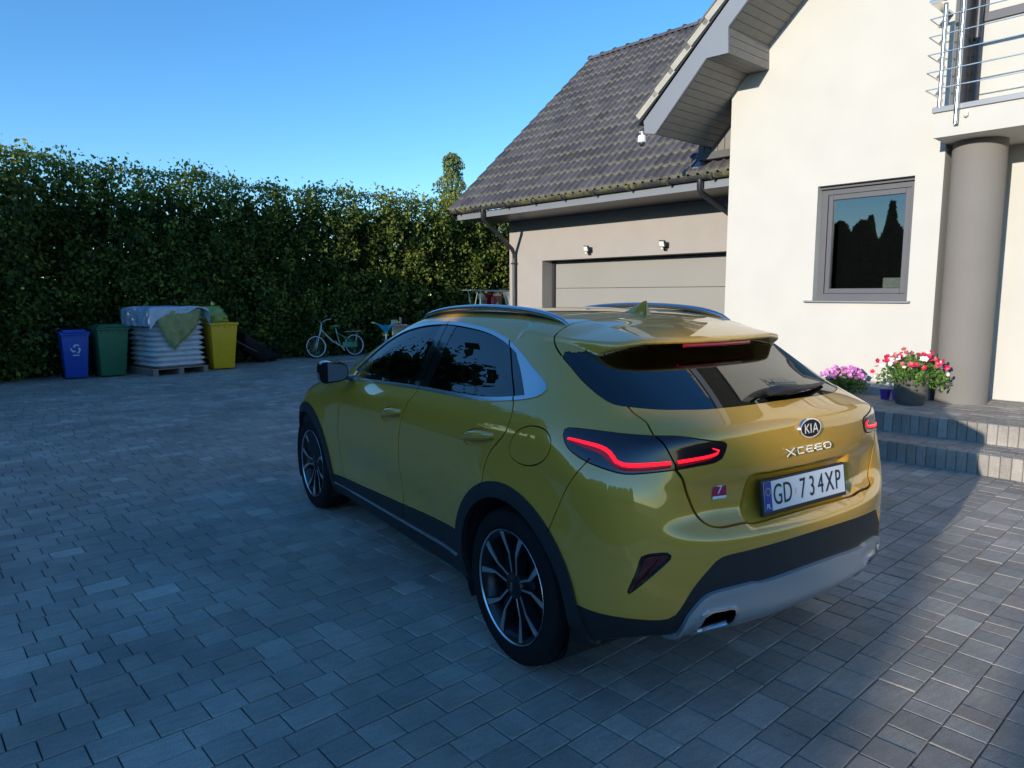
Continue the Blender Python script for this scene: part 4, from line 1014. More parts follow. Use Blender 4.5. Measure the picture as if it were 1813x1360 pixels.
# door mirrors
def mirror(s_, parent):
    bm = bmesh.new(); n, k = 20, 12; rows = []
    for i in range(k+1):
        v = -1 + 2*i/k; row = []          # along depth (front to back)
        sc = (max(0, 1-abs(min(v, .75))**2.6 if v < 0 else 1-.10*v**3))**.5 if v < 0 else 1-.06*v
        for j in range(n):
            a = 2*math.pi*j/n; ca, sa = math.cos(a), math.sin(a); e = .62
            px = abs(ca)**e*math.copysign(1, ca)*.096*sc; pz = abs(sa)**e*math.copysign(1, sa)*.063*sc*(1.05 - .30*(px/.096 if ca < 0 else px/.2))
            row.append(bm.verts.new((px, -v*.060, pz)))
        rows.append(row)
    for i in range(k):
        for j in range(n): bm.faces.new((rows[i][j], rows[i][(j+1) % n], rows[i+1][(j+1) % n], rows[i+1][j]))
    bm.faces.new(rows[0]); bm.faces.new(rows[-1][::-1])
    T = Matrix.Translation((s_*.975, 1.915, 1.086)) @ Matrix.Rotation(s_*R(10), 4, 'Z')
    if s_ > 0: T = T @ Matrix.Diagonal((-1, 1, 1, 1))
    T0 = T
    bmesh.ops.transform(bm, matrix=T, verts=bm.verts); h = obj('door_mirror', bm, M_gloss, parent, smooth=50)
    bm = bmesh.new(); row = []
    for j in range(24):
        a = 2*math.pi*j/24; ca, sa = math.cos(a), math.sin(a); px = abs(ca)**.62*math.copysign(1, ca)*.083; pz = abs(sa)**.62*math.copysign(1, sa)*.052*(1.05-.30*(px/.1 if ca < 0 else px/.2))
        row.append(bm.verts.new((px, -.0615 - .004*(px/.1), pz+.001)))
    bm.faces.new(row); bmesh.ops.transform(bm, matrix=T, verts=bm.verts); obj('mirror_glass', bm, M_mirror, h)
    bm = bmesh.new(); tube(bm, [(s_*.84, 1.95, 1.035), (s_*.90, 1.945, 1.045), (s_*.955, 1.94, 1.06)], [.028, .024, .022], 8, squash=(1.3, .7)); obj('mirror_foot', bm, M_gloss, h, smooth=50)
    bm = bmesh.new(); tube(bm, [(s_*.915, 1.93, 1.037), (s_*.97, 1.925, 1.030), (s_*1.06, 1.925, 1.036)], [.006, .011, .006], 8, squash=(2.5, .6)); obj('mirror_cap', bm, M_paint, h, smooth=50)
mirror(-1, fd[0]); mirror(1, fd[1])
# --- wheels
def wheel(y, s_, rot):
    """local frame: z is the axle, pointing outward"""
    Mx = Matrix.Translation((s_*.787, y, .334)) @ Matrix.Rotation(s_*R(90), 4, 'Y') @ Matrix.Rotation(rot, 4, 'Z')
    bm = bmesh.new(); lathe(bm, [(.236, .106), (.247, .112), (.250, .106), (.240, .096), (.226, .082), (.215, .03), (.212, -.08), (.235, -.10), (.235, -.10), (.205, -.09), (.200, .03), (.212, .085), (.224, .098)], 72, Mx, closed=True)
    w = obj('wheel', bm, M_alloy, car, smooth=40)
    bm = bmesh.new(); lathe(bm, [(.2395, .1075), (.2455, .1135), (.2485, .1085), (.2405, .1045)], 72, Mx, closed=True); obj('rim_edge', bm, M_machined, w, smooth=40)
    bm = bmesh.new()
    lathe(bm, [(.247, .100), (.250, .110), (.262, .118), (.290, .1195), (.312, .113), (.324, .104), (.3305, .092), (.333, .078), (.334, .062), (.334, .058), (.326, .056), (.326, .050), (.334, .048), (.334, .024), (.326, .022), (.326, .014), (.334, .012), (.334, -.012), (.326, -.014), (.326, -.022), (.334, -.024), (.334, -.048), (.326, -.050), (.326, -.056), (.334, -.058), (.333, -.08), (.324, -.104), (.29, -.119), (.25, -.11), (.24, -.10)], 96, Mx)
    t = obj('tyre', bm, M_rubber, w, smooth=35)
    bm = bmesh.new()                                                     # tread blocks
    for i in range(64):
        a = 2*math.pi*i/64
        for z0, z1, sk in ((.060, .100, .5), (.026, .047, -.3), (-.010, .010, .3), (-.047, -.026, -.3), (-.100, -.060, .5)):
            rt_ = .3352 if abs(z0) < .05 else .334
            q = [(a+.010+sk*.03, z0), (a+.082+sk*.03, z0), (a+.082, z1), (a+.010, z1)]
            f_ = lambda an, z, r: bm.verts.new(Mx @ Vector((r*math.cos(an), r*math.sin(an), z)))
            drop = lambda z: .0 if abs(z) < .075 else .009
            T_ = [f_(an, z, rt_+.004-drop(z)) for an, z in q]; B_ = [f_(an, z, rt_-.008-drop(z)) for an, z in q]
            bm.faces.new(T_)
            for k in range(4): bm.faces.new((T_[k], T_[(k+1) % 4], B_[(k+1) % 4], B_[k]))
    obj('tyre_tread', bm, M_rubber, w)
    bm = bmesh.new(); lathe(bm, [(0, .030), (.155, .030), (.155, .020), (.16, -.02), (0, -.02)], 40, Mx); obj('brake_disc', bm, mat_disc, w, smooth=30)
    bm = bmesh.new(); lathe(bm, [(.060, .055), (.062, .080), (.054, .092), (.036, .096), (.030, .100), (.012, .102), (0, .102)], 32, Mx); obj('hub_cap', bm, M_alloy, w, smooth=40)
    for i in range(5):
        A_ = Matrix.Rotation(2*math.pi*i/5, 4, 'Z')
        def prismz(b_, poly, zl, zh):   # poly (x,y), heights per point
            lo = [b_.verts.new((p[0], p[1], zl(p))) for p in poly]; hi = [b_.verts.new((p[0], p[1], zh(p))) for p in poly]
            b_.faces.new(hi); n_ = len(poly)
            for k in range(n_): b_.faces.new((lo[k], lo[(k+1) % n_], hi[(k+1) % n_], hi[k]))
        hz = lambda p: .088 + .018*min(1, max(0, (math.hypot(*p)-.06)/.17))
        bm = bmesh.new()
        for sg in (-1, 1):
            P = [(.050, .0125*sg), (.10, .0175*sg), (.140, .0205*sg), (.165, .0295*sg), (.20, .045*sg), (.2415, .065*sg)]
            Q = [(.048, .0270*sg), (.10, .0315*sg), (.130, .0360*sg), (.150, .0490*sg), (.187, .071*sg), (.230, .0985*sg)]
            prismz(bm, P + Q[::-1], lambda p: hz(p)-.045, lambda p: hz(p)-.0015)
        bmesh.ops.transform(bm, matrix=Mx @ A_, verts=bm.verts); sp = obj('spoke', bm, M_alloy, w)
        bm = bmesh.new()
        for sg in (-1, 1):
            P = [(.047, .0050*sg), (.055, .0130*sg), (.10, .0180*sg), (.140, .0212*sg), (.165, .0302*sg), (.20, .046*sg), (.2425, .066*sg)]
            Q = [(.043, .0110*sg), (.049, .0200*sg), (.10, .0262*sg), (.133, .0302*sg), (.154, .0440*sg), (.190, .0660*sg), (.232, .0935*sg)]
            prismz(bm, P + Q[::-1], lambda p: hz(p)-.004, lambda p: hz(p)+.0005)
        bmesh.ops.transform(bm, matrix=Mx @ A_, verts=bm.verts); obj('spoke_face', bm, M_machined, w)
        bm = bmesh.new(); prismz(bm, [(.055, -.0145), (.14, -.0215), (.155, 0), (.14, .0215), (.055, .0145)], lambda p: hz(p)-.045, lambda p: hz(p)-.018)
        bmesh.ops.transform(bm, matrix=Mx @ A_, verts=bm.verts); obj('spoke_pocket', bm, M_alloy, w)
    return w
mat_disc = mat('brake_disc_steel', (.22, .22, .23), .4, 1.)
W_ = [wheel(0., -1, R(0)), wheel(2.65, -1, R(20)), wheel(0., 1, R(33)), wheel(2.65, 1, R(7))]
# --- lettering
def text_obj(name, s, size, depth, m, Mx, parent, sx=1., align='CENTER'):
    cu = bpy.data.curves.new(name, 'FONT'); cu.body = s; cu.size = size; cu.extrude = depth/2; cu.align_x = align; cu.align_y = 'CENTER'; cu.resolution_u = 4
    t = bpy.data.objects.new(name, cu); COL.objects.link(t); bpy.context.view_layer.update()
    me = bpy.data.meshes.new_from_object(t.evaluated_get(bpy.context.evaluated_depsgraph_get())); bpy.data.objects.remove(t)
    me.transform(Mx @ Matrix.Diagonal((sx, 1, 1, 1))); me.materials.clear(); me.name = name
    return link(name, me, m, parent)
def facing(x, y, z, tilt=0., turn=0.): # text plane facing backward (-y)
    return Matrix.Translation((x, y, z)) @ Matrix.Rotation(turn, 4, 'Z') @ Matrix.Rotation(R(90)+tilt, 4, 'X')
# number plate
pt = R(-8); PM = facing(0, -.768, .806, pt)
bm = bmesh.new(); box(bm, (-.272, -.071, -.012), (.272, .066, .004), .004, PM, 2); plate = obj('number_plate', bm, M_plast, tail)
bm = bmesh.new(); box(bm, (-.260, -.055, .002), (.260, .0575, .0065), .001, PM); obj('plate_face', bm, M_wpl, plate)
bm = bmesh.new(); box(bm, (-.260, -.055, .006), (-.218, .0575, .0072), 0, PM); band = obj('blue_band', bm, M_bpl, plate)
text_obj('country_letters', 'PL', .026, .0006, M_white, PM @ Matrix.Translation((-.239, -.036, .0076)), plate, .9)
bm = bmesh.new()
for i in range(12):
    a = 2*math.pi*i/12; x_, y_ = -.239 + .0135*math.cos(a), .020 + .0135*math.sin(a); bmesh.ops.create_circle(bm, cap_ends=True, segments=5, radius=.0024, matrix=PM @ Matrix.Translation((x_, y_, .0078)))
obj('band_stars', bm, M_yel, plate)
for ch, x_ in (('G', -.181), ('D', -.121), ('7', -.026), ('3', .035), ('4', .093), ('X', .153), ('P', .211)):
    text_obj('plate_character', ch, .113, .0012, M_ink, PM @ Matrix.Translation((x_, -.001, .0075)), plate, .70 if ch not in 'X' else .74)
bm = bmesh.new(); box(bm, (-.080, -.012, .0065), (-.064, .012, .0074), 0, PM); obj('plate_seal', bm, mat('seal_print', (.75, .55, .45), .4), plate)
# sticker
bm = bmesh.new(); StM = facing(-.452, float(on_rear(-.452, .853)[1])-.002, .853, R(-2), R(-13)); box(bm, (-.030, -.028, 0), (.030, .026, .001), 0, StM); st = obj('sticker', bm, M_crim, tail)
bm = bmesh.new(); box(bm, (-.030, -.028, .0008), (.030, -.018, .0016), 0, StM); obj('sticker_strip', bm, M_white, st)
text_obj('sticker_number', '7', .044, .0006, M_white, StM @ Matrix.Translation((0, .004, .0016)), st, 1.15)
# round badge with three letters
KM = facing(0, float(on_rear(0, 1.047)[1])-.005, 1.047, R(-6))
def ell(bm, a, b, z0, z1, n=40):
    A = [bm.verts.new((a*math.cos(2*math.pi*k/n), b*math.sin(2*math.pi*k/n), z0)) for k in range(n)]; B = [bm.verts.new((a*.97*math.cos(2*math.pi*k/n), b*.96*math.sin(2*math.pi*k/n), z1)) for k in range(n)]
    bm.faces.new(B)
    for k in range(n): bm.faces.new((A[k], A[(k+1) % n], B[(k+1) % n], B[k]))
bm = bmesh.new(); ell(bm, .068, .040, -.006, .005); bmesh.ops.transform(bm, matrix=KM, verts=bm.verts); bd = obj('maker_badge', bm, M_bright, tail)
bm = bmesh.new(); ell(bm, .062, .0345, .004, .0062); bmesh.ops.transform(bm, matrix=KM, verts=bm.verts); obj('badge_field', bm, mat('badge_black', (.006, .006, .008), .35, spec=.2), bd)
def bars(name, segs, wd, Mx, m, parent, h=.004, z0=.004):
    bm = bmesh.new()
    for (x0, y0), (x1, y1) in segs:
        d = Vector((x1-x0, y1-y0, 0)); l = d.length; u = d/l; n_ = Vector((-u.y, u.x, 0))*wd/2; a = Vector((x0, y0, z0)); b = Vector((x1, y1, z0))
        lo = [bm.verts.new(p) for p in (a-n_, b-n_, b+n_, a+n_)]; hi = [bm.verts.new(p+Vector((0, 0, h))) for p in (a-n_*.7, b-n_*.7, b+n_*.7, a+n_*.7)]
        bm.faces.new(hi)
        for k in range(4): bm.faces.new((lo[k], lo[(k+1) % 4], hi[(k+1) % 4], hi[k]))
    bmesh.ops.transform(bm, matrix=Mx, verts=bm.verts); return obj(name, bm, m, parent)
bars('badge_letter', [((-.040, -.018), (-.040, .018)), ((-.038, -.002), (-.018, .018)), ((-.034, .002), (-.016, -.018))], .007, KM, M_bright, bd)
bars('badge_letter', [((-.004, -.018), (-.004, .018))], .0075, KM, M_bright, bd)
bars('badge_letter', [((.010, -.018), (.025, .018)), ((.025, .018), (.040, -.018)), ((.017, -.006), (.033, -.006))], .0065, KM, M_bright, bd)
# model lettering
XM = facing(0, float(on_rear(0, .966)[1])-.003, .966, R(-13))
LT = {'X': [((-.027, -.015), (.027, .015)), ((-.027, .015), (.027, -.015))], 'C': [((.020, .011), (-.018, .011)), ((-.018, .012), (-.018, -.012)), ((-.018, -.011), (.020, -.011))],
      'E': [((.020, .011), (-.018, .011)), ((.016, 0), (-.018, 0)), ((-.018, .012), (-.018, -.012)), ((-.018, -.011), (.020, -.011))],
      'D': [((-.018, .012), (-.018, -.012)), ((-.018, .011), (.012, .011)), ((.012, .011), (.020, .004)), ((.020, .005), (.020, -.005)), ((.020, -.004), (.012, -.011)), ((.012, -.011), (-.018, -.011))]}
for ch, x_ in zip('XCEED', (-.124, -.061, -.002, .057, .116)):
    bars('model_letter', LT[ch], .0062, XM @ Matrix.Translation((x_, 0, 0)), M_bright, tail, .006, -.002)
for w_, s_ in ((W_[0], -1), (W_[1], -1)):
    y_ = 0. if w_ is W_[0] else 2.65
    Hm = Matrix.Translation((s_*(.787+.1025), y_, .334)) @ Matrix.Rotation(R(-90), 4, 'Z') @ Matrix.Rotation(R(90), 4, 'X') @ Matrix.Rotation(R(80), 4, 'Z')
    text_obj('hub_letters', 'KIA', .022, .001, M_machined, Hm, w_, 1.2)
# --- cabin seen through the glass
def seat(x, y, wd, parent=car):
    bm = bmesh.new(); box(bm, (x-wd/2, y-.24, .42), (x+wd/2, y+.28, .58), .05, None, 2)
    Mb = Matrix.Translation((x, y-.22, .52)) @ Matrix.Rotation(R(18), 4, 'X'); box(bm, (-wd/2, -.07, 0), (wd/2, .07, .62), .06, Mb, 2)
    s = obj('seat', bm, M_seat, parent, smooth=50); bm = bmesh.new()
    Mh = Matrix.Translation((x, y-.44, 1.13)) @ Matrix.Rotation(R(14), 4, 'X'); box(bm, (-.13, -.05, 0), (.13, .05, .17), .045, Mh, 2); obj('headrest', bm, M_seat, s, smooth=50)
seat(-.38, 1.20, .50); seat(.38, 1.20, .50); seat(-.36, .30, .62); seat(.36, .30, .62)
bm = bmesh.new(); box(bm, (-.72, 1.75, .55), (.72, 2.25, .98), .08, None, 2); dash = obj('dashboard', bm, M_seat, car, smooth=50)
bm = bmesh.new(); box(bm, (-.78, -.35, .30), (.78, 2.2, .34)); obj('cabin_floor', bm, M_dark, car)
bm = bmesh.new(); box(bm, (-.70, -.42, .34), (.70, -.36, .98)); box(bm, (-.66, -.40, .97), (.66, .0, .99)); obj('parcel_shelf', bm, M_dark, car)
bm = bmesh.new(); Ms = Matrix.Translation((-.38, 1.62, .93)) @ Matrix.Rotation(R(64), 4, 'X'); tube(bm, [Ms @ Vector((.185*math.cos(a), .185*math.sin(a), 0)) for a in np.linspace(0, 2*math.pi, 32, endpoint=False)], .014, 8, closed=True); tube(bm, [Ms @ Vector((-.18, 0, 0)), Ms @ Vector((.18, 0, 0))], .016, 6); obj('steering_wheel', bm, M_seat, dash)
# headlining so that the roof is not paper thin
P_, Q_ = surface_nets(.05); P_ = P_ - normal_at(P_)*.03; cq_ = P_[Q_].mean(1); ok_ = (cq_[:, 2] > 1.36) & (cq_[:, 1] < 1.45) & (cq_[:, 1] > .02); Q_ = Q_[ok_]; k_ = len(P_)
pyobj('headlining', np.concatenate([P_, P_*np.array([-1, 1, 1])]), np.concatenate([Q_, Q_[:, ::-1]+k_]).tolist(), M_seat, car)
sh.bm.free()
# ------------------------------------------------------------------ things along the hedge
FR = R(8.5)                                   # local -y looks out over the driveway
M_blue = mat('blue_bin_plastic', (.014, .075, .42), .42, noise=(9, .12)); M_green = mat('green_bin_plastic', (.030, .15, .075), .5, noise=(9, .12)); M_yellow = mat('yellow_bin_plastic', (.78, .46, .014), .45, noise=(7, .08))
def taper(bm, w0, d0, w1, d1, z0, z1, bev=.02, y0=0):
    A = [bm.verts.new(p) for p in ((-w0/2, -d0/2+y0, z0), (w0/2, -d0/2+y0, z0), (w0/2, d0/2+y0, z0), (-w0/2, d0/2+y0, z0))]; B = [bm.verts.new(p) for p in ((-w1/2, -d1/2, z1), (w1/2, -d1/2, z1), (w1/2, d1/2, z1), (-w1/2, d1/2, z1))]
    fs = [bm.faces.new(A[::-1]), bm.faces.new(B)] + [bm.faces.new((A[i], A[(i+1) % 4], B[(i+1) % 4], B[i])) for i in range(4)]
    es = list({e for f in fs for e in f.edges}); bmesh.ops.bevel(bm, geom=es, offset=bev, segments=2, profile=.5, affect='EDGES')
def wheelie_bin(label, a, b, w, d, h, m, rz=0., lid_open=False):
    t = thing('wheelie_bin', label, 'bin', W3(a, b), FR+rz)
    bm = bmesh.new(); taper(bm, w*.74, d*.66, w*.94, d*.94, .02, h*.90, .025, .05); bd = obj('bin_body', bm, m, t, smooth=40)
    bm = bmesh.new(); box(bm, (-w/2, -d/2, h*.885), (w/2, d/2, h*.93), .012, None, 2); obj('bin_rim', bm, m, t, smooth=40)
    for i in range(5):
        bm = bmesh.new(); x = -w*.36 + i*w*.18; box(bm, (x-.008, -d/2+.004, h*.84), (x+.008, -d/2+.03, h*.886), .003); obj('rim_rib', bm, m, t)
    bm = bmesh.new()
    box(bm, (-w/2-.008, -d/2-.015, 0), (w/2+.008, d/2+.01, .022), .01, None, 2); box(bm, (-w*.40, -d*.40, .018), (w*.40, d*.40, .055), .018, None, 2)
    Ml = Matrix.Translation((0, 0, h*.932)) if not lid_open else Matrix.Translation((0, d/2+.02, h*.95)) @ Matrix.Rotation(R(-150), 4, 'X') @ Matrix.Translation((0, -d/2, 0))
    bmesh.ops.transform(bm, matrix=Ml, verts=bm.verts); ld = obj('bin_lid', bm, m, t, smooth=40)
    bm = bmesh.new(); tube(bm, [(-w*.42, d/2+.045, h*.905), (w*.42, d/2+.045, h*.905)], .014, 8); obj('bin_handle', bm, m, t, smooth=40)
    for s in (-1, 1):
        bm = bmesh.new(); lathe(bm, [(0, -.025), (.09, -.025), (.10, -.015), (.10, .015), (.09, .025), (0, .025)], 20, Matrix.Translation((s*w*.36, d*.36, .10)) @ Matrix.Rotation(R(90), 4, 'Y')); obj('bin_wheel', bm, M_rubber, t, smooth=40)
    return t
bb = wheelie_bin('blue wheelie bin with white recycling arrows printed on its front', 13.32, .08, .48, .54, .93, M_blue, R(-3))
# recycling mark: three bent arrows and a word line
M_prt = mat('pale_print', (.62, .66, .72), .5)
yfr = lambda z: -.54*.94/2 - .004 + (1-(z/.84))*(.54*.94/2 - .54*.66/2 + .05)*.98 - .010
for k in range(3):
    bm = bmesh.new(); Rk = Matrix.Rotation(R(120*k), 4, 'Z')
    def pl(pts): bm.faces.new([bm.verts.new(Rk @ Vector((x, y, 0))) for x, y in pts])
    pl([(-.052, .040), (-.026, .085), (.020, .085), (.034, .060), (-.004, .060), (-.026, .022)]); pl([(.012, .098), (.066, .070), (.030, .030)] if False else [(.020, .092), (.046, .048), (.062, .062), (.040, .094)])
    for v in bm.verts: z = .575 + v.co.y*.95; v.co = Vector((v.co.x*.92, yfr(z)-.002, z))
    obj('recycling_arrow', bm, M_prt, bb)
bm = bmesh.new()
for i in range(6): bmesh.ops.create_grid(bm, size=.5, matrix=Matrix.Translation((-.045+i*.018, yfr(.455)-.003, .455)) @ Matrix.Rotation(R(90), 4, 'X') @ Matrix.Diagonal((.013, .022, 1, 1)))
tag(obj('print_line', bm, M_prt, bb), kind='stuff')
wheelie_bin('dark green wheelie bin with closed lid between the blue bin and the pallet', 13.30, -.52, .58, .60, 1.02, M_green, R(2))
yb_ = wheelie_bin('yellow wheelie bin with its lid open and a green rubbish bag inside', 13.18, -2.58, .58, .62, 1.06, M_yellow, R(-2), True)
M_bag = mat('pale_green_film', (.28, .38, .11), .35, noise=(10, .2), bump=(14, .8, .03))
def blob(bm, c, r, seed, n=20, k=14, amp=.12):
    rr = random.Random(seed); ph = [(rr.uniform(2, 6), rr.uniform(2, 6), rr.uniform(0, 6), rr.uniform(0, 6)) for _ in range(5)]
    vs_ = bmesh.ops.create_uvsphere(bm, u_segments=n, v_segments=k, radius=1)['verts']
    for v in vs_:
        d = v.co.normalized(); th = math.atan2(d.y, d.x); s = 1 + amp*sum(math.sin(a*th+p)*math.cos(b*d.z*2+q) for a, b, p, q in ph)/2.2
        v.co = Vector(c) + Vector((d.x*r[0], d.y*r[1], d.z*r[2]))*s
t = thing('rubbish_bag', 'pale green tied rubbish bag bulging out of the yellow bin', 'bag', W3(13.28, -2.52, .80), FR)
bm = bmesh.new(); blob(bm, (-.03, .06, .33), (.27, .24, .19), 4, 28, 18, .16); obj('bag_body', bm, M_bag, t, smooth=True)
bm = bmesh.new(); tube(bm, [(-.03, .06, .48), (-.02, .06, .52), (-.03, .07, .54), (.0, .04, .60)], [.06, .02, .025, .05], 9); obj('bag_knot', bm, M_bag, t, smooth=True)
# pallet of bagged goods
M_wood = mat('weathered_pallet_wood', (.26, .20, .17), .85, noise=(12, .25)); M_film = mat('white_bag_film', (.72, .72, .74), .32, noise=(7, .10), bump=(16, .7, .02))
PR = FR + R(9)
pal = thing('pallet', 'wooden pallet carrying a tall stack of white bags', 'pallet', W3(13.22, -1.55), PR)
for i in range(5): bm = bmesh.new(); box(bm, (-.56, -.50+i*.24, .118), (.56, -.36+i*.24, .14), .003); obj('pallet_board', bm, M_wood, pal)
for x in (-.50, 0, .50):
    bm = bmesh.new(); box(bm, (x-.05, -.50, .022), (x+.05, .60, .117), .003); obj('pallet_runner', bm, M_wood, pal); bm = bmesh.new(); box(bm, (x-.05, -.50, 0), (x+.05, .60, .021)); obj('pallet_foot_board', bm, M_wood, pal)
rb = random.Random(5)
Mp = Matrix.Translation(W3(13.22, -1.55)) @ Matrix.Rotation(PR, 4, 'Z')
def pillow_mesh(name, w, d, h, seed):
    bm = bmesh.new(); nx, ny = 18, 8; rr = random.Random(seed); T_, B_ = [], []
    for j in range(ny+1):
        for i in range(nx+1):
            u, v = i/nx*2-1, j/ny*2-1; f = (max(0, 1-abs(u)**5)*max(0, 1-abs(v)**3.2))**.45; wv = .006*math.sin(u*9+seed)+.006*math.sin(u*17+v*5+seed*2)
            T_.append(bm.verts.new((u*w/2*(1-.03*abs(v)), v*d/2*(1-.06*abs(u)**3), h/2*f + wv*f))); B_.append(bm.verts.new((u*w/2*(1-.03*abs(v)), v*d/2*(1-.06*abs(u)**3), -h/2*f - .001)))
    g = lambda j, i: j*(nx+1)+i
    for j in range(ny):
        for i in range(nx):
            bm.faces.new((T_[g(j, i)], T_[g(j, i+1)], T_[g(j+1, i+1)], T_[g(j+1, i)])); bm.faces.new((B_[g(j, i)], B_[g(j+1, i)], B_[g(j+1, i+1)], B_[g(j, i+1)]))
    bmesh.ops.remove_doubles(bm, verts=bm.verts, dist=.0008); me = bpy.data.meshes.new(name); bmesh.ops.recalc_face_normals(bm, faces=bm.faces); bm.to_mesh(me); bm.free(); me.materials.append(M_film); me.polygons.foreach_set('use_smooth', [True]*len(me.polygons)); return me
pm = [pillow_mesh('goods_bag', 1.06, .60, .125, s) for s in (1, 2, 3)]
for i in range(11):
    for row, y in ((0, -.22), (1, .34)):
        o = link('goods_bag', pm[(i+row) % 3]); tag(o, 'white plastic goods bag in the stack on the wooden pallet', 'bag', 'white bags stacked on the pallet')
        o.matrix_world = Mp @ Matrix.Translation((rb.uniform(-.015, .015) - .012*(i/11-.5), y + rb.uniform(-.012, .012), .195 + i*.102)) @ Matrix.Rotation(rb.gauss(0, .02) + (math.pi if rb.random() < .5 else 0), 4, 'Z')
M_sheet = mat('crumpled_white_sheet', (.50, .58, .68), .38, noise=(5, .15), bump=(9, 1., .05)); M_olive = mat('olive_film', (.27, .31, .13), .3, noise=(7, .2), bump=(12, .8, .03))
def drape(name, label, m, prof, th=.004):
    """sheet over the stack: top plus hanging edges, prof(side, u) -> drop"""
    bm = bmesh.new(); n = 24; w, d0, d1, zt = .575, -.56, .66, 1.335; rows = []
    for j in range(-5, n+1):
        row = []
        for i in range(-5, n+6):
            u = min(max(i/n, 0), 1); v = min(max(j/n, 0), 1); x = -w + 2*w*u; y = d0 + (d1-d0)*v; z = zt + .012*math.sin(u*11)*math.sin(v*9+1) - .03*(abs(2*u-1)**8)
            over = 0.
            if j < 0: k = -j/5; over = prof('front', u)*k; y -= .022 + .012*math.sin(u*25+k*3)*k
            if i < 0: k = -i/5; over = max(over, prof('left', v)*k); x -= .022 + .012*math.sin(v*25)*k
            if i > n: k = (i-n)/5; over = max(over, prof('right', v)*k); x += .022 + .01*math.sin(v*25)*k
            row.append(bm.verts.new((x, y, z-over)))
        rows.append(row)
    for j in range(len(rows)-1):
        for i in range(len(rows[0])-1): bm.faces.new((rows[j][i], rows[j][i+1], rows[j+1][i+1], rows[j+1][i]))
    bmesh.ops.transform(bm, matrix=Mp, verts=bm.verts); bm.normal_update(); up_ = bm.verts[:]; fs_ = bm.faces[:]; dn = {v: bm.verts.new(v.co - v.normal*th) for v in up_}
    for f in fs_: bm.faces.new([dn[v] for v in list(f.verts)[::-1]])
    me = bpy.data.meshes.new(name); bm.to_mesh(me); bm.free(); me.polygons.foreach_set('use_smooth', [True]*len(me.polygons)); return tag(link(name, me, m), label, 'cover')
drape('plastic_cover', 'pale crumpled plastic sheet draped over the top of the bag stack', M_sheet, lambda s, u: {'front': .05 + .17*max(0, 1-u*1.15) + .16*max(0, 1-u*7) + .03*math.sin(u*13), 'left': .34, 'right': .10 + .24*max(0, 1-u*6)}[s])
bm = bmesh.new(); pts_ = [(-.44, 1.22), (-.20, 1.25), (.1, 1.27), (.42, 1.29), (.40, 1.10), (.30, .90), (.10, .72), (-.05, .60), (-.14, .48), (-.20, .56), (-.30, .70), (-.38, .86), (-.44, 1.02)]
cv = bm.verts.new((0, -.575, .98)); ring = [bm.verts.new((x, -.558 - .012*math.sin(x*17+z*9), z)) for x, z in pts_]
for i in range(len(ring)): bm.faces.new((ring[i], ring[(i+1) % len(ring)], cv))
bmesh.ops.subdivide_edges(bm, edges=bm.edges[:], cuts=3, use_grid_fill=True)
for v in bm.verts: v.co.y += .012*math.sin(v.co.x*23+v.co.z*11) - .004
bmesh.ops.transform(bm, matrix=Mp, verts=bm.verts); bmesh.ops.solidify(bm, geom=bm.faces[:], thickness=.003)
tag(obj('film_flap', bm, M_olive, smooth=True), 'olive green plastic film hanging to a knotted tip on the bag stack front', 'film')
# upturned wheelbarrow in the dark beside the yellow bin
M_rust = mat('dark_painted_steel', (.010, .009, .011), .6, noise=(9, .3)); M_hnd = mat('dull_wooden_handle', (.11, .075, .06), .7)
t = thing('wheelbarrow', 'dark wheelbarrow tipped forward against the hedge beside the yellow bin', 'wheelbarrow', W3(14.10, -3.55), FR)
bm = bmesh.new(); Mw = Matrix.Translation((.10, .05, .30)) @ Matrix.Rotation(R(36), 4, 'Y'); taper(bm, .55, .42, .95, .66, -.16, .16, .03); bmesh.ops.transform(bm, matrix=Mw, verts=bm.verts); obj('tub', bm, M_rust, t, smooth=40)
for y in (-.24, .24): bm = bmesh.new(); tube(bm, [(-.60, y*1.15, .66), (-.1, y, .36), (.42, y*.5, .10)], .018, 8); obj('handle', bm, M_hnd, t, smooth=40)
bm = bmesh.new(); lathe(bm, [(.12, -.035), (.17, -.04), (.19, 0), (.17, .04), (.12, .035)], 24, Matrix.Translation((.52, 0, .19)) @ Matrix.Rotation(R(90), 4, 'X'), closed=True); obj('barrow_wheel', bm, M_rubber, t, smooth=40)
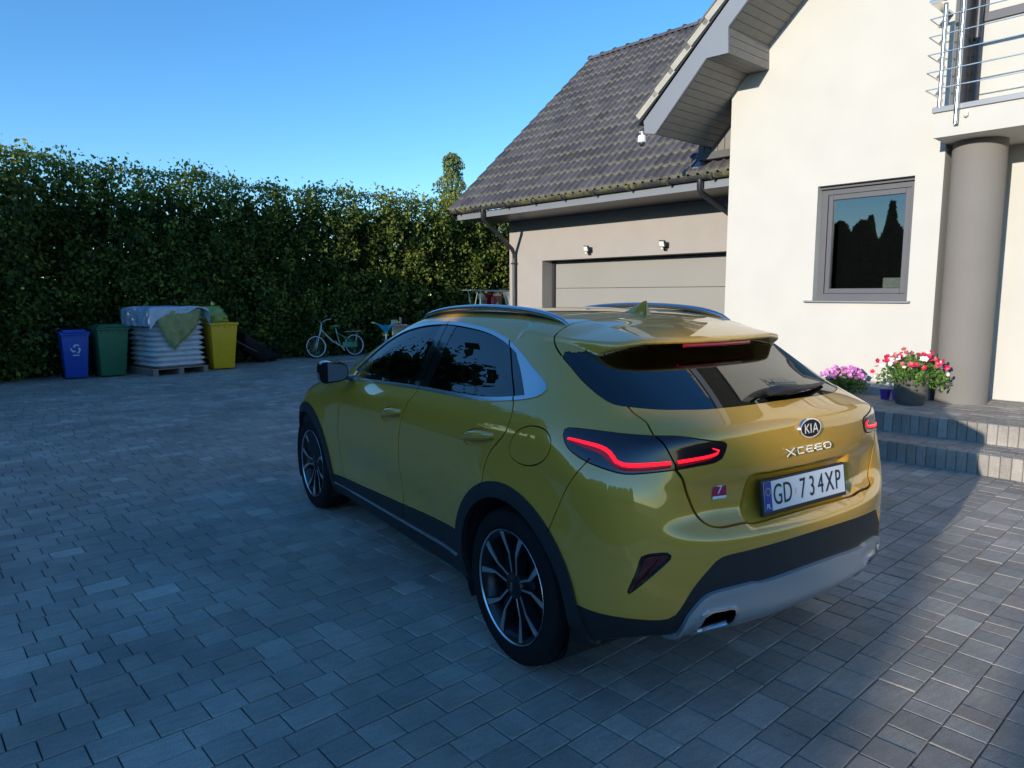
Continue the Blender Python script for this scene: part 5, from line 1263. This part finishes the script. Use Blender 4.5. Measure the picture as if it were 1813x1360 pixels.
# ---- bicycles
M_bgreen = mat('mint_green_frame', (.10, .30, .19), .35, coat=.4); M_bwhite = mat('white_frame_paint', (.55, .58, .56), .35); M_rim = mat('bicycle_rim', (.72, .74, .76), .4, .3); M_turq = mat('turquoise_plastic', (.02, .42, .60), .35); M_lemon = mat('lemon_grip', (.70, .68, .10), .5)
def bike_wheel(t, c, r, tw=.018):
    Mx = Matrix.Translation(c) @ Matrix.Rotation(R(90), 4, 'X')
    bm = bmesh.new(); tube(bm, [Mx @ Vector((r*math.cos(a), r*math.sin(a), 0)) for a in np.linspace(0, 2*math.pi, 36, endpoint=False)], tw, 7, closed=True); w = obj('bicycle_wheel', bm, M_rubber, t, smooth=True)
    bm = bmesh.new(); tube(bm, [Mx @ Vector(((r-.022)*math.cos(a), (r-.022)*math.sin(a), 0)) for a in np.linspace(0, 2*math.pi, 36, endpoint=False)], tw*.95, 6, closed=True); obj('rim', bm, M_rim, w, smooth=True)
    bm = bmesh.new()
    for i in range(20): a = 2*math.pi*i/20; tube(bm, [Mx @ Vector((.02*math.cos(a+1.2), .02*math.sin(a+1.2), (-1)**i*.02)), Mx @ Vector(((r-.02)*math.cos(a), (r-.02)*math.sin(a), 0))], .0016, 3, cap=False)
    tube(bm, [Mx @ Vector((0, 0, -.05)), Mx @ Vector((0, 0, .05))], .016, 8); tag(obj('spokes', bm, M_rim, w), kind='stuff')
def bits(t, lst):
    for name, pts, r, m in lst: bm = bmesh.new(); tube(bm, pts, r, 8); obj(name, bm, m, t, smooth=50)
# local x: front (-) to rear (+) ; front on the left seen from the driveway
bk = thing('bicycle', 'mint green and white bicycle leaning on the hedge', 'bicycle', W3(14.10, -5.75), FR); bk.rotation_euler = (R(-7), 0, FR)
r = .285; fx, rx = -.53, .53
bike_wheel(bk, (fx, 0, r), r-.012); bike_wheel(bk, (rx, 0, r), r-.012)
hd = (-.36, 0, .70); bbk = (.12, 0, .28); stp = (.06, 0, .60)
bits(bk, [('fork', [(fx, -.045, r), (-.455, -.045, .52), (-.40, -.02, .60)], .012, M_bwhite), ('fork', [(fx, .045, r), (-.455, .045, .52), (-.40, .02, .60)], .012, M_bwhite), ('head_tube', [(-.40, 0, .59), (-.345, 0, .78)], .021, M_bwhite),
 ('down_tube', [hd, (-.10, 0, .42), bbk], .021, M_bwhite), ('seat_tube', [bbk, stp], .019, M_bgreen), ('chain_stay', [bbk, (rx, -.05, r)], .013, M_bgreen), ('chain_stay', [bbk, (rx, .05, r)], .013, M_bgreen), ('seat_stay', [stp, (.30, -.03, .48), (rx, -.05, r)], .011, M_bgreen), ('seat_stay', [stp, (.30, .03, .48), (rx, .05, r)], .011, M_bgreen),
 ('brace', [(.27, -.02, .47), (.26, -.03, .29)], .012, M_bgreen), ('seat_post', [stp, (.04, 0, .74)], .013, M_rim), ('handlebar_stem', [(-.345, 0, .78), (-.335, 0, .86)], .013, M_rim), ('handlebar', [(-.20, -.28, .94), (-.30, -.16, .92), (-.335, 0, .86), (-.30, .16, .92), (-.20, .28, .94)], .012, M_rim), ('crank', [(.12, -.05, .28), (.20, -.07, .15)], .011, M_rim), ('crank', [(.12, .05, .28), (.04, .07, .41)], .011, M_rim), ('luggage_rack', [(.30, -.05, .62), (.74, -.05, .63), (.74, .05, .63), (.30, .05, .62)], .007, M_rim), ('rack_stay', [(.62, -.05, .625), (rx, -.055, r)], .006, M_rim)])
bm = bmesh.new(); blob(bm, (.04, 0, .77), (.13, .07, .035), 9, 16, 10, .08); obj('saddle', bm, M_bgreen, bk, smooth=True)
bm = bmesh.new(); box(bm, (.17, -.062, .22), (.58, -.050, .36), .05, None, 3); obj('chain_guard', bm, M_bgreen, bk, smooth=40)
kb = thing('child_bicycle', 'small turquoise child bicycle with yellow grips behind the car bonnet', 'bicycle', W3(13.15, -6.62), FR + R(58))
bike_wheel(kb, (-.34, 0, .20), .185, .02); bike_wheel(kb, (.34, 0, .20), .185, .02)
bits(kb, [('fork', [(-.34, -.04, .20), (-.27, -.04, .46)], .013, M_turq), ('fork', [(-.34, .04, .20), (-.27, .04, .46)], .013, M_turq), ('head_tube', [(-.28, 0, .44), (-.23, 0, .62)], .022, M_bwhite), ('frame_tube', [(-.25, 0, .56), (.05, 0, .30), (.34, -.04, .20)], .02, M_turq), ('frame_tube', [(.05, 0, .30), (.10, 0, .52)], .016, M_turq), ('handlebar', [(-.10, -.26, .86), (-.18, -.12, .80), (-.22, 0, .62), (-.18, .12, .80), (-.10, .26, .86)], .014, M_turq), ('grip', [(-.10, -.26, .86), (-.06, -.35, .875)], .022, M_lemon), ('grip', [(-.10, .26, .86), (-.06, .35, .875)], .022, M_lemon)])
bm = bmesh.new(); vs_ = [bm.verts.new(p) for p in ((-.13, -.21, .835), (-.16, 0, .80), (-.13, .21, .835), (-.225, 0, .60))]; bm.faces.new(vs_); bmesh.ops.solidify(bm, geom=bm.faces[:], thickness=.02); obj('handlebar_shield', bm, M_turq, kb)
bm = bmesh.new(); blob(bm, (.12, 0, .55), (.12, .07, .03), 3, 14, 8, .06); obj('saddle', bm, M_lemon, kb, smooth=True)
M_cream = mat('cream_board', (.62, .55, .42), .6); M_pinkb = mat('faded_pink_board', (.58, .33, .28), .6)
ch = thing('toy_stand', 'cream and pink wooden toy stand just behind the child bicycle', 'toy', W3(13.35, -7.15), FR)
for nme, lo, hi, m in (('panel', (-.22, -.02, 0), (.22, .02, .80), M_cream), ('shelf', (-.22, -.16, .74), (.24, .0, .78), M_pinkb), ('upright', (.0, -.03, .80), (.05, .02, .98), M_pinkb), ('sign_board', (-.26, -.05, .80), (-.08, .0, .92), M_cream), ('shelf', (-.22, -.16, .40), (.22, -.021, .43), M_cream)): bm = bmesh.new(); box(bm, lo, hi, .006); obj(nme, bm, m, ch)
# ---- laundry on a drying rack
M_wire = mat('grey_rack_wire', (.45, .46, .45), .4, .5)
rk_ = hframe(thing('drying_rack', 'grey wire clothes drying rack standing beyond the garage corner', 'rack', W3(12.0, -9.0)))
bits(rk_, [('rack_frame', [(-.28, .82, 1.66), (-.05, -.85, 1.60)], .014, M_wire), ('rack_frame', [(.28, .75, 1.66), (.30, -.85, 1.66)], .012, M_wire), ('rack_rod', [(-.28, .82, 1.66), (.28, .75, 1.66)], .008, M_wire), ('rack_rod', [(-.05, -.85, 1.60), (.30, -.85, 1.66)], .008, M_wire), ('rack_rod', [(-.1, .8, 1.66), (.1, -.85, 1.63)], .005, M_wire), ('rack_rod', [(.1, .78, 1.66), (.2, -.85, 1.65)], .005, M_wire), ('rack_leg', [(-.28, .55, 0), (.28, .45, 1.66)], .013, M_wire), ('rack_leg', [(.28, .55, 0), (-.24, .55, 1.66)], .013, M_wire), ('rack_leg', [(-.28, -.55, 0), (.28, -.55, 1.66)], .013, M_wire), ('rack_leg', [(.28, -.55, 0), (-.12, -.55, 1.62)], .013, M_wire)])
def cloth(name, label, b0, b1, ln, m, a=11.83, z=1.64, seed=0, skew=0.):
    bm = bmesh.new(); n, k = 10, 10; rows = []
    for j in range(-4, k+1):
        row = []
        for i in range(n+1):
            u = i/n; y = b0 + (b1-b0)*u; v = abs(j)/k; side = -1 if j >= 0 else 1; ll = ln if j >= 0 else ln*.6
            zz = z - .07*(b0+8.2)/-1.6*0 - ll*v; row.append(bm.verts.new((side*(.014 + .03*v) + .02*math.sin(u*9+seed)*v, y + skew*v*(.5-u)*2*(b1-b0)*.4, zz - .02*math.sin(u*7+seed)*v)))
        rows.append(row)
    for j in range(len(rows)-1):
        for i in range(n): bm.faces.new((rows[j][i], rows[j][i+1], rows[j+1][i+1], rows[j+1][i]))
    bmesh.ops.solidify(bm, geom=bm.faces[:], thickness=.004)
    o = hframe(tag(obj(name, bm, m, smooth=True), label, 'laundry', 'washing on the drying rack')); o.location = HV*a
fab = lambda n_, c_: mat(n_, c_, .85, noise=(8, .08))
cloth('hanging_towel', 'pale mint towel hanging at the end of the drying rack', -8.50, -8.60, .62, fab('mint_cloth', (.50, .70, .58)), 11.80, 1.60)
cloth('hanging_cloth', 'grey blue cloth hanging between the mint towel and the pink garment', -8.62, -8.95, .55, fab('grey_blue_cloth', (.25, .33, .38)), 11.90, 1.55, 2)
cloth('hanging_cloth', 'dark red cloth hanging on the drying rack', -8.76, -9.02, .34, fab('dark_red_cloth', (.30, .04, .05)), 11.86, 1.58, 3)
cloth('hanging_shirt', 'pink garment hanging on the drying rack', -9.0, -9.36, .58, fab('pink_cloth', (.72, .38, .32)), 11.93, 1.57, 4)
cloth('hanging_shirt', 'white shirt with blue lower edge hanging nearest the garage wall', -9.30, -9.66, .32, fab('white_cloth', (.78, .76, .70)), 11.80, 1.62, 5, .5)
# ---- flower pots on the terrace
M_pot = mat('grey_brown_pot', (.115, .10, .085), .75, noise=(9, .2)); M_soil = mat('potting_soil', (.03, .022, .016), .95); M_purp = mat('purple_plastic_pot', (.10, .035, .33), .4); M_dkpot = mat('dark_pot', (.05, .05, .05), .6)
M_stem = mat('green_stem', (.10, .20, .03), .6)
def leaf_mat(name, cols, trans=.35):
    m = bpy.data.materials.new(name); m.use_nodes = True; nt = m.node_tree; nt.nodes.clear(); o = N(m, 'ShaderNodeOutputMaterial'); at = N(m, 'ShaderNodeAttribute', attribute_name='rnd'); cr = N(m, 'ShaderNodeValToRGB'); e = cr.color_ramp.elements
    for i, c in enumerate(cols): q = e[i] if i < 2 else e.new(i/(len(cols)-1)); q.position = i/(len(cols)-1); q.color = (*c, 1)
    e[1].position = 1 if len(cols) == 2 else e[1].position
    L(m, at.outputs['Fac'], cr.inputs[0]); d = N(m, 'ShaderNodeBsdfPrincipled'); d.inputs['Roughness'].default_value = .5; d.inputs['Specular IOR Level'].default_value = .35; t_ = N(m, 'ShaderNodeBsdfTranslucent'); mx = N(m, 'ShaderNodeMixShader'); mx.inputs[0].default_value = trans
    L(m, cr.outputs[0], d.inputs['Base Color']); L(m, cr.outputs[0], t_.inputs[0]); L(m, d.outputs[0], mx.inputs[1]); L(m, t_.outputs[0], mx.inputs[2]); L(m, mx.outputs[0], o.inputs[0]); return m
def leaves(name, P, S, m, parent, up=None, seed=0, aspect=.5, rnd=None):
    """kite-shaped folded leaves at points P with length S; up: preferred leaf direction (n,3) or None"""
    g = np.random.default_rng(seed); n = len(P); P = np.asarray(P); S = np.asarray(S)[:, None]*np.ones((n, 1))
    d = g.normal(size=(n, 3)); d = d if up is None else d*.55 + np.asarray(up); d /= np.linalg.norm(d, axis=1)[:, None]
    q = g.normal(size=(n, 3)); s = np.cross(d, q); s /= np.linalg.norm(s, axis=1)[:, None]; w = np.cross(d, s)
    V = np.stack([P - d*S*.5, P + s*S*aspect*.5 + w*S*.08, P + d*S*.5, P - s*S*aspect*.5 + w*S*.08], 1).reshape(-1, 3)
    me = bpy.data.meshes.new(name); me.vertices.add(4*n); me.vertices.foreach_set('co', V.ravel()); me.loops.add(4*n); me.loops.foreach_set('vertex_index', np.arange(4*n, dtype=np.int32)); me.polygons.add(n); me.polygons.foreach_set('loop_start', np.arange(0, 4*n, 4, dtype=np.int32)); me.update(calc_edges=True)
    at = me.attributes.new('rnd', 'FLOAT', 'FACE'); at.data.foreach_set('value', (g.random(n) if rnd is None else np.clip(rnd, 0, 1)).astype(np.float32))
    return tag(link(name, me, m, parent), kind='stuff')
def blossoms(name, P, r, cols, parent, face=None, seed=0):
    g = random.Random(seed); V, F, mi = [], [], []
    for p in P:
        nrm = (Vector(face) + Vector((g.gauss(0, .5), g.gauss(0, .5), g.gauss(0, .5)))).normalized(); a = nrm.orthogonal().normalized(); b = nrm.cross(a); k = len(V); rr = r*g.uniform(.75, 1.2); ph = g.random()*6; V.append(Vector(p) - nrm*rr*.25)
        for i in range(10): an = ph + i*2*math.pi/10; R_ = rr*(1. if i % 2 == 0 else .72); V.append(Vector(p) + a*math.cos(an)*R_ + b*math.sin(an)*R_ + nrm*rr*.10*(1 if i % 2 == 0 else .4))
        c_ = g.choice(range(len(cols)))
        for i in range(10): F.append((k, k+1+i, k+1+(i+1) % 10)); mi.append(c_)
    me = bpy.data.meshes.new(name); me.from_pydata(V, [], F)
    for c_ in cols: me.materials.append(c_)
    me.polygons.foreach_set('material_index', mi); o = bpy.data.objects.new(name, me); COL.objects.link(o); o.parent = parent; o['kind'] = 'stuff'
M_lf = leaf_mat('plant_leaf', [(.05, .12, .015), (.13, .26, .03), (.24, .36, .06)])
M_crimson = mat('crimson_petal', (.62, .012, .065), .5); M_whitep = mat('white_petal', (.80, .74, .68), .5); M_pinkp = mat('pink_petal', (.62, .22, .50), .5); M_pink2 = mat('deep_pink_petal', (.50, .13, .40), .5); M_red2 = mat('faded_red_petal', (.50, .10, .08), .5)
def pot_plant(name, label, a, b, prof, mp, spread, h, cols, nb, nl, seed, br, extra=None):
    t = hframe(thing(name, label, 'flower pot', W3(a, b, .364))); g = np.random.default_rng(seed)
    bm = bmesh.new(); lathe(bm, prof + [(prof[-1][0]-.018, prof[-1][1]), (prof[-1][0]-.03, prof[-1][1]-.05), (0, prof[-1][1]-.05)], 36); obj('pot', bm, mp, t, smooth=40)
    top_ = prof[-1][1]
    n = nl; th = g.uniform(0, 2*np.pi, n); rr = np.sqrt(g.uniform(0, 1, n)); zz = g.uniform(0, 1, n)**.8; R_ = spread*rr*(.45 + .75*np.sin(np.pi*np.clip(zz*.8+.15, 0, 1)))
    P = np.c_[R_*np.cos(th), R_*np.sin(th), top_ - .05 + h*zz*(1.05-.55*rr**2)]; P[:, 2] -= np.where(rr > .8, .07*g.random(n), 0)
    leaves('foliage', P, g.uniform(.03, .062, n), M_lf, t, up=np.c_[np.cos(th)*.7, np.sin(th)*.7, np.full(n, .5)], seed=seed)
    k = nb; th = g.uniform(0, 2*np.pi, k); rr = np.sqrt(g.uniform(.1, 1, k)); zz = g.uniform(.35, 1, k); B = np.c_[spread*1.05*rr*np.cos(th), spread*1.05*rr*np.sin(th), top_ + h*(1.12-.62*rr**2)*(.55+.45*zz)]
    if extra is not None: B = np.concatenate([B, extra])
    blossoms('blossoms', B.tolist(), br, cols, t, face=(-.35, 1.0, .55), seed=seed)
    for i in range(12): a_ = i*.53; bm = bmesh.new(); tube(bm, [(.03*math.cos(a_), .03*math.sin(a_), top_-.06), (spread*.5*math.cos(a_), spread*.5*math.sin(a_), top_+h*.45), (spread*.85*math.cos(a_), spread*.85*math.sin(a_), top_+h*.5)], [.006, .004, .002], 5); obj('stem', bm, M_stem, t)
pot_plant('flower_pot', 'grey pot of crimson and white flowers standing in front of the round column', .74, -5.52, [(0, 0), (.130, 0), (.140, .01), (.163, .15), (.170, .26), (.174, .285)], M_pot, .31, .31, [M_crimson, M_crimson, M_crimson, M_red2, M_whitep], 74, 900, 21, .030, np.array([[.40, .02, .33], [.37, .05, .27], [.36, .0, .45], [-.36, .05, .36], [.33, .1, .40]]))
pot_plant('petunia_pot', 'pot of pink petunias on the terrace against the cream wall', 1.55, -5.70, [(0, 0), (.09, 0), (.12, .13), (.125, .14)], M_dkpot, .235, .20, [M_pinkp, M_pinkp, M_pink2], 95, 700, 33, .027)
for a, b, lab in ((1.06, -5.70, 'small dark purple plastic pot beside the big grey flower pot'), (.95, -5.74, 'small light purple plastic pot tucked behind the big grey flower pot')):
    t = hframe(thing('seedling_pot', lab, 'pot', W3(a, b, .364))); bm = bmesh.new(); mm_ = M_purp if a > 1 else mat('light_purple_plastic', (.22, .13, .50), .4)
    lathe(bm, [(0, 0), (.045, 0), (.058, .095), (.064, .096), (.064, .115), (.055, .115), (.050, .06), (0, .06)], 4, Matrix.Rotation(R(38), 4, 'Z')); obj('pot', bm, mm_, t)
# ------------------------------------------------------------------ hedge, trees
g0 = np.random.default_rng(11)
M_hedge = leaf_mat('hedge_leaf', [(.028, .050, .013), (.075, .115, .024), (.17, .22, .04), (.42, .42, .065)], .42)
M_bark = mat('bark', (.06, .048, .036), .9, noise=(12, .3))
hedge = hframe(thing('hedge', 'tall clipped green hedge with thin top closing off the driveway', 'hedge', W3(14.6, -4)))
def hedge_face(b): return np.interp(b, [-14, -8.5, -5.2, -3.4, -2.6, .3, .9, 5], [13.5, 14.15, 14.58, 14.55, 14.2, 14.05, 13.4, 13.3])
def hedge_leaves():
    # clumps along the face
    nc = 5600; b = g0.uniform(-13, 5.2, nc); z = g0.uniform(0, 4.25, nc)**1.0; dp = np.abs(g0.normal(0, .33, nc)); dp = np.minimum(dp, 1.1)
    top = 4.16 + .04*np.sin(b*1.7) + .03*np.sin(b*4.1+1) + g0.uniform(-.05, .05, nc)
    hole = (np.sin(b*2.3+1)*np.sin(z*3.1+b) + .6*np.sin(b*5.3+z*4)) > (1.62 - .36*np.clip(z-2.4, 0, 2))
    keep = (z < top) & ~hole & (g0.random(nc) > .18*np.clip((z-2.6)/1.4, 0, 1)); b, z, dp = b[keep], z[keep], dp[keep]; n = len(b)
    a = hedge_face(b) + dp + .20*np.sin(b*6.3+.6*np.sin(z*2)) + .10*np.sin(b*2.7+z*3) + .08*np.sin(b*11-z*5)
    per = 26; C = np.repeat(np.c_[a, b, z], per, 0); P = C + g0.normal(0, 1, C.shape)*np.array([.10, .15, .13]); P[:, 2] = np.abs(P[:, 2])
    br = np.repeat(g0.random(n), per)*.55 + g0.random(len(P))*.30 + np.clip((P[:, 2]-3.3)*.5, 0, .42)  # leaf tint lightened towards the top to imitate the sunlit edge
    S = g0.uniform(.055, .12, len(P))
    # sprigs growing out of the face
    ns = 520; sb = g0.uniform(-12, .5, ns); sb = sb[g0.random(ns) < np.clip((.5-sb)/6, .15, 1)]; ns = len(sb); sz = g0.uniform(.5, 4.0, ns); C2 = np.repeat(np.c_[hedge_face(sb) - g0.uniform(.0, .30, ns), sb, sz], 16, 0)
    P = np.concatenate([P, C2 + g0.normal(0, 1, C2.shape)*np.array([.08, .07, .11])]); S = np.concatenate([S, g0.uniform(.06, .13, len(C2))]); br = np.concatenate([br, np.repeat(g0.uniform(.45, .9, ns), 16) + g0.uniform(-.1, .15, len(C2))])
    # sprigs standing above the top
    m = 6000; bs = g0.uniform(-13, 5.2, m); zs = 4.08 + np.abs(g0.normal(0, .06, m)) + .04*np.sin(bs*1.7) + .03*np.sin(bs*4.1+1); as_ = hedge_face(bs) + g0.uniform(0, .7, m)
    P = np.concatenate([P, np.c_[as_, bs, zs]]); S = np.concatenate([S, g0.uniform(.03, .07, m)]); br = np.concatenate([br, g0.uniform(.5, 1, m)])
    return P, S, br
hp, hs, hb_ = hedge_leaves()
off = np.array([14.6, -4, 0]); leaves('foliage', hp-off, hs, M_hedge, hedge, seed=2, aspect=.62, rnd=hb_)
# darker inner growth behind the face
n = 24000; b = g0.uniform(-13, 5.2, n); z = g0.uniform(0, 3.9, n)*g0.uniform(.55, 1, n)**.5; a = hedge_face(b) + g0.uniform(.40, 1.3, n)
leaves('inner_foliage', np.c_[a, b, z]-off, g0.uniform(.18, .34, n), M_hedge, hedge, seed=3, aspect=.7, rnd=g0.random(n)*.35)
for i in range(26):
    b = -12.6 + i*.68; a = float(hedge_face(b)) + .6; bm = bmesh.new(); tube(bm, [(a-14.6, b+4, -.05), (a-14.6+.03, b+4+.05, 1.6), (a-14.6-.02, b+4+.02, 3.0), (a-14.6, b+4-.03, 3.9)], [.05, .035, .022, .008], 6); obj('stem', bm, M_bark, hedge, smooth=True)
# return of the hedge at the left boundary, beyond the frame
hr = hframe(thing('side_hedge', 'tall dark hedge returning along the left edge of the driveway', 'hedge', W3(14, 5)))
n = 14000; a = g0.uniform(10.3, 17, n); b = 4.4 + np.abs(g0.normal(0, .5, n)); z = g0.uniform(0, 4.3, n)
leaves('foliage', np.c_[a-14, b-5, z], g0.uniform(.12, .24, n), M_hedge, hr, seed=5, aspect=.65, rnd=g0.random(n)*.6)
for i in range(9): bm = bmesh.new(); tube(bm, [(10.6+i*.75-14, -.1, -.05), (10.6+i*.75-14, -.1, 3.8)], [.05, .012], 6); obj('stem', bm, M_bark, hr)
# poplar far behind the hedge
M_pop = leaf_mat('poplar_leaf', [(.12, .17, .06), (.20, .26, .09), (.30, .36, .14)], .3)
pd = Vector((.473, .861, 0)).normalized(); pp = CAM + pd*62; pop = thing('poplar_tree', 'slender columnar poplar rising behind the hedge beside the garage roof', 'tree', (pp.x, pp.y, 0))
bm = bmesh.new(); tube(bm, [(0, 0, -.1), (.05, 0, 4), (0, .05, 9), (0, 0, 13)], [.22, .16, .09, .02], 8); obj('trunk', bm, M_bark, pop, smooth=True)
g1 = np.random.default_rng(4); n = 9000; z = g1.uniform(1.5, 13.4, n); rad = 1.5*np.sin(np.pi*np.clip((z-.6)/13.2, 0, 1))**.55*(1+.18*np.sin(z*3.1)); th = g1.uniform(0, 2*np.pi, n); r = rad*np.sqrt(g1.random(n))*(1+.22*np.sin(3*th+z*2.3)); lump = (np.sin(z*4.2+2*th)+np.sin(z*7.1-th*3)) > -1.1
P = np.c_[r*np.cos(th), r*np.sin(th), z][lump]; leaves('crown', P, g1.uniform(.16, .34, len(P)), M_pop, pop, up=np.tile((0, 0, .8), (len(P), 1)), seed=6, aspect=.6)
for i in range(9):
    a_ = i*2.4; z0 = 2 + i*1.1; bm = bmesh.new(); tube(bm, [(0, 0, z0), (.5*math.cos(a_), .5*math.sin(a_), z0+1.3), (.7*math.cos(a_), .7*math.sin(a_), z0+2.6)], [.06, .035, .012], 5); obj('limb', bm, M_bark, pop)
# row of conifers across the garden (they stand in the morning sun's way and show in the window)
M_con = leaf_mat('conifer_needle', [(.03, .055, .025), (.055, .09, .035), (.11, .14, .045)], .45)
def conifer(seed, h=5.0, p0=2.2, p1=.55, label='dark bushy conifer in the close row across the garden', grp='row of conifers across the garden'):
    g = np.random.default_rng(seed); t = thing('conifer', label, 'tree', group=grp)
    bm = bmesh.new(); tube(bm, [(0, 0, -.1), (.02, .01, h*.5), (0, 0, h*.98)], [.10, .06, .01], 7); obj('trunk', bm, M_bark, t, smooth=True)
    n = 7000; zz = g.random(n)**.95; R_ = 1.05*(1-zz**p0)**p1*(.45+.55*g.random(n)**.4) + .02; th = g.uniform(0, 2*np.pi, n); tier = .10*np.sin(zz*34)
    P = np.c_[R_*np.cos(th), R_*np.sin(th), h*zz*.99 + .05 - R_*.25 + tier*.3]; P[:, 2] = np.maximum(P[:, 2], .04)
    leaves('crown', P, g.uniform(.18, .38, n), M_con, t, up=np.c_[np.cos(th), np.sin(th), np.full(n, .25)], seed=seed, aspect=.38)
    return t
protos = [conifer(51), conifer(52), conifer(53)]; used_ = set(); rc = random.Random(8)
spots = [-4.62 - .95*k + rc.uniform(-.12, .12)*(k > 0) for k in range(12)] + [-2.92 + .62*k for k in range(13)] + [5.1 + 1.02*k + rc.uniform(-.15, .15) for k in range(20)]
for i, a in enumerate(spots):
    p = protos[i % 3]; o = p if (i % 3) not in used_ else copy_tree(p); used_.add(i % 3)
    hh = rc.uniform(4.1, 4.4) if a < -4 else rc.uniform(4.32, 4.40) if a < -2.3 else rc.uniform(4.8, 4.9) if a < -.6 else rc.uniform(5.15, 5.35) if a < 4.8 else rc.uniform(4.5, 4.95)
    o.location = W3(a, 18 + (rc.uniform(-.5, .6) if not -5 < a < -2 else 0)); s = hh/5.0; o.scale = (s*1.05, s*1.05, s); o.rotation_euler = (0, 0, rc.random()*6.28)
spr = [conifer(61, 5., 1., .8, 'tall pointed conifer behind the close conifer row', 'pointed conifers behind the row'), conifer(62, 5., .9, .9, 'tall pointed conifer behind the close conifer row', 'pointed conifers behind the row')]
for j in range(14):
    o = spr[j] if j < 2 else copy_tree(spr[j % 2]); hh = rc.uniform(4.9, 6.5); o.location = W3(5 + j*1.5 + rc.uniform(-.5, .5), 25 + rc.uniform(-1, 1)); s = hh/5.; o.scale = (s*.8, s*.8, s); o.rotation_euler = (0, 0, rc.random()*6.28)

# broad-leaved trees to the left of the driveway (they show in the car's windows)
M_brd = leaf_mat('broad_leaf', [(.025, .045, .010), (.05, .08, .018), (.10, .13, .03)], .35)
def broad_tree(seed, h):
    g = np.random.default_rng(seed); t = thing('broadleaf_tree', 'tall leafy tree beyond the left hedge', 'tree', group='leafy trees beyond the left hedge')
    bm = bmesh.new(); tube(bm, [(0, 0, -.1), (.1, .05, h*.3), (.05, .1, h*.55), (.1, 0, h*.85)], [.2, .15, .09, .02], 8); obj('trunk', bm, M_bark, t, smooth=True)
    cl = g.normal(size=(64, 3)); cl /= np.linalg.norm(cl, axis=1)[:, None]; cl *= (g.random((64, 1))**.45)*np.array([1.9, 1.9, h*.33]); cl[:, 2] += h*.62
    P = np.repeat(cl, 230, 0) + g.normal(0, .40, (64*230, 3)); leaves('crown', P, g.uniform(.08, .17, len(P)), M_brd, t, seed=seed, aspect=.6)
    Pc = np.repeat(cl*np.array([.85, .85, 1]), 50, 0) + g.normal(0, .34, (64*50, 3)); leaves('inner_crown', Pc, g.uniform(.35, .6, len(Pc)), M_brd, t, seed=seed+1, aspect=.8, rnd=g.random(len(Pc))*.4)
    for k in range(8): c_ = cl[k*5]; bm = bmesh.new(); tube(bm, [(.08, .05, h*.35), (c_[0]*.5, c_[1]*.5, (c_[2]+h*.35)/2+.3), tuple(c_)], [.07, .04, .015], 5); obj('limb', bm, M_bark, t)
    return t
bt = [broad_tree(71, 8.), broad_tree(72, 7.)]
for j, (a, b, s) in enumerate(((19.5, 4.3, 1.25), (23.5, 4.6, 1.5), (17.5, 7.6, 1.1), (15.5, 11, 1.6), (18.8, 13.5, 1.7), (21.5, 12, .95), (20, 17, 1.2), (24.5, 15, 1.1), (23, 9.5, 1.5))):
    o = bt[j] if j < 2 else copy_tree(bt[j % 2]); o.location = W3(a, b); o.scale = (s, s, s); o.rotation_euler = (0, 0, j*1.7)
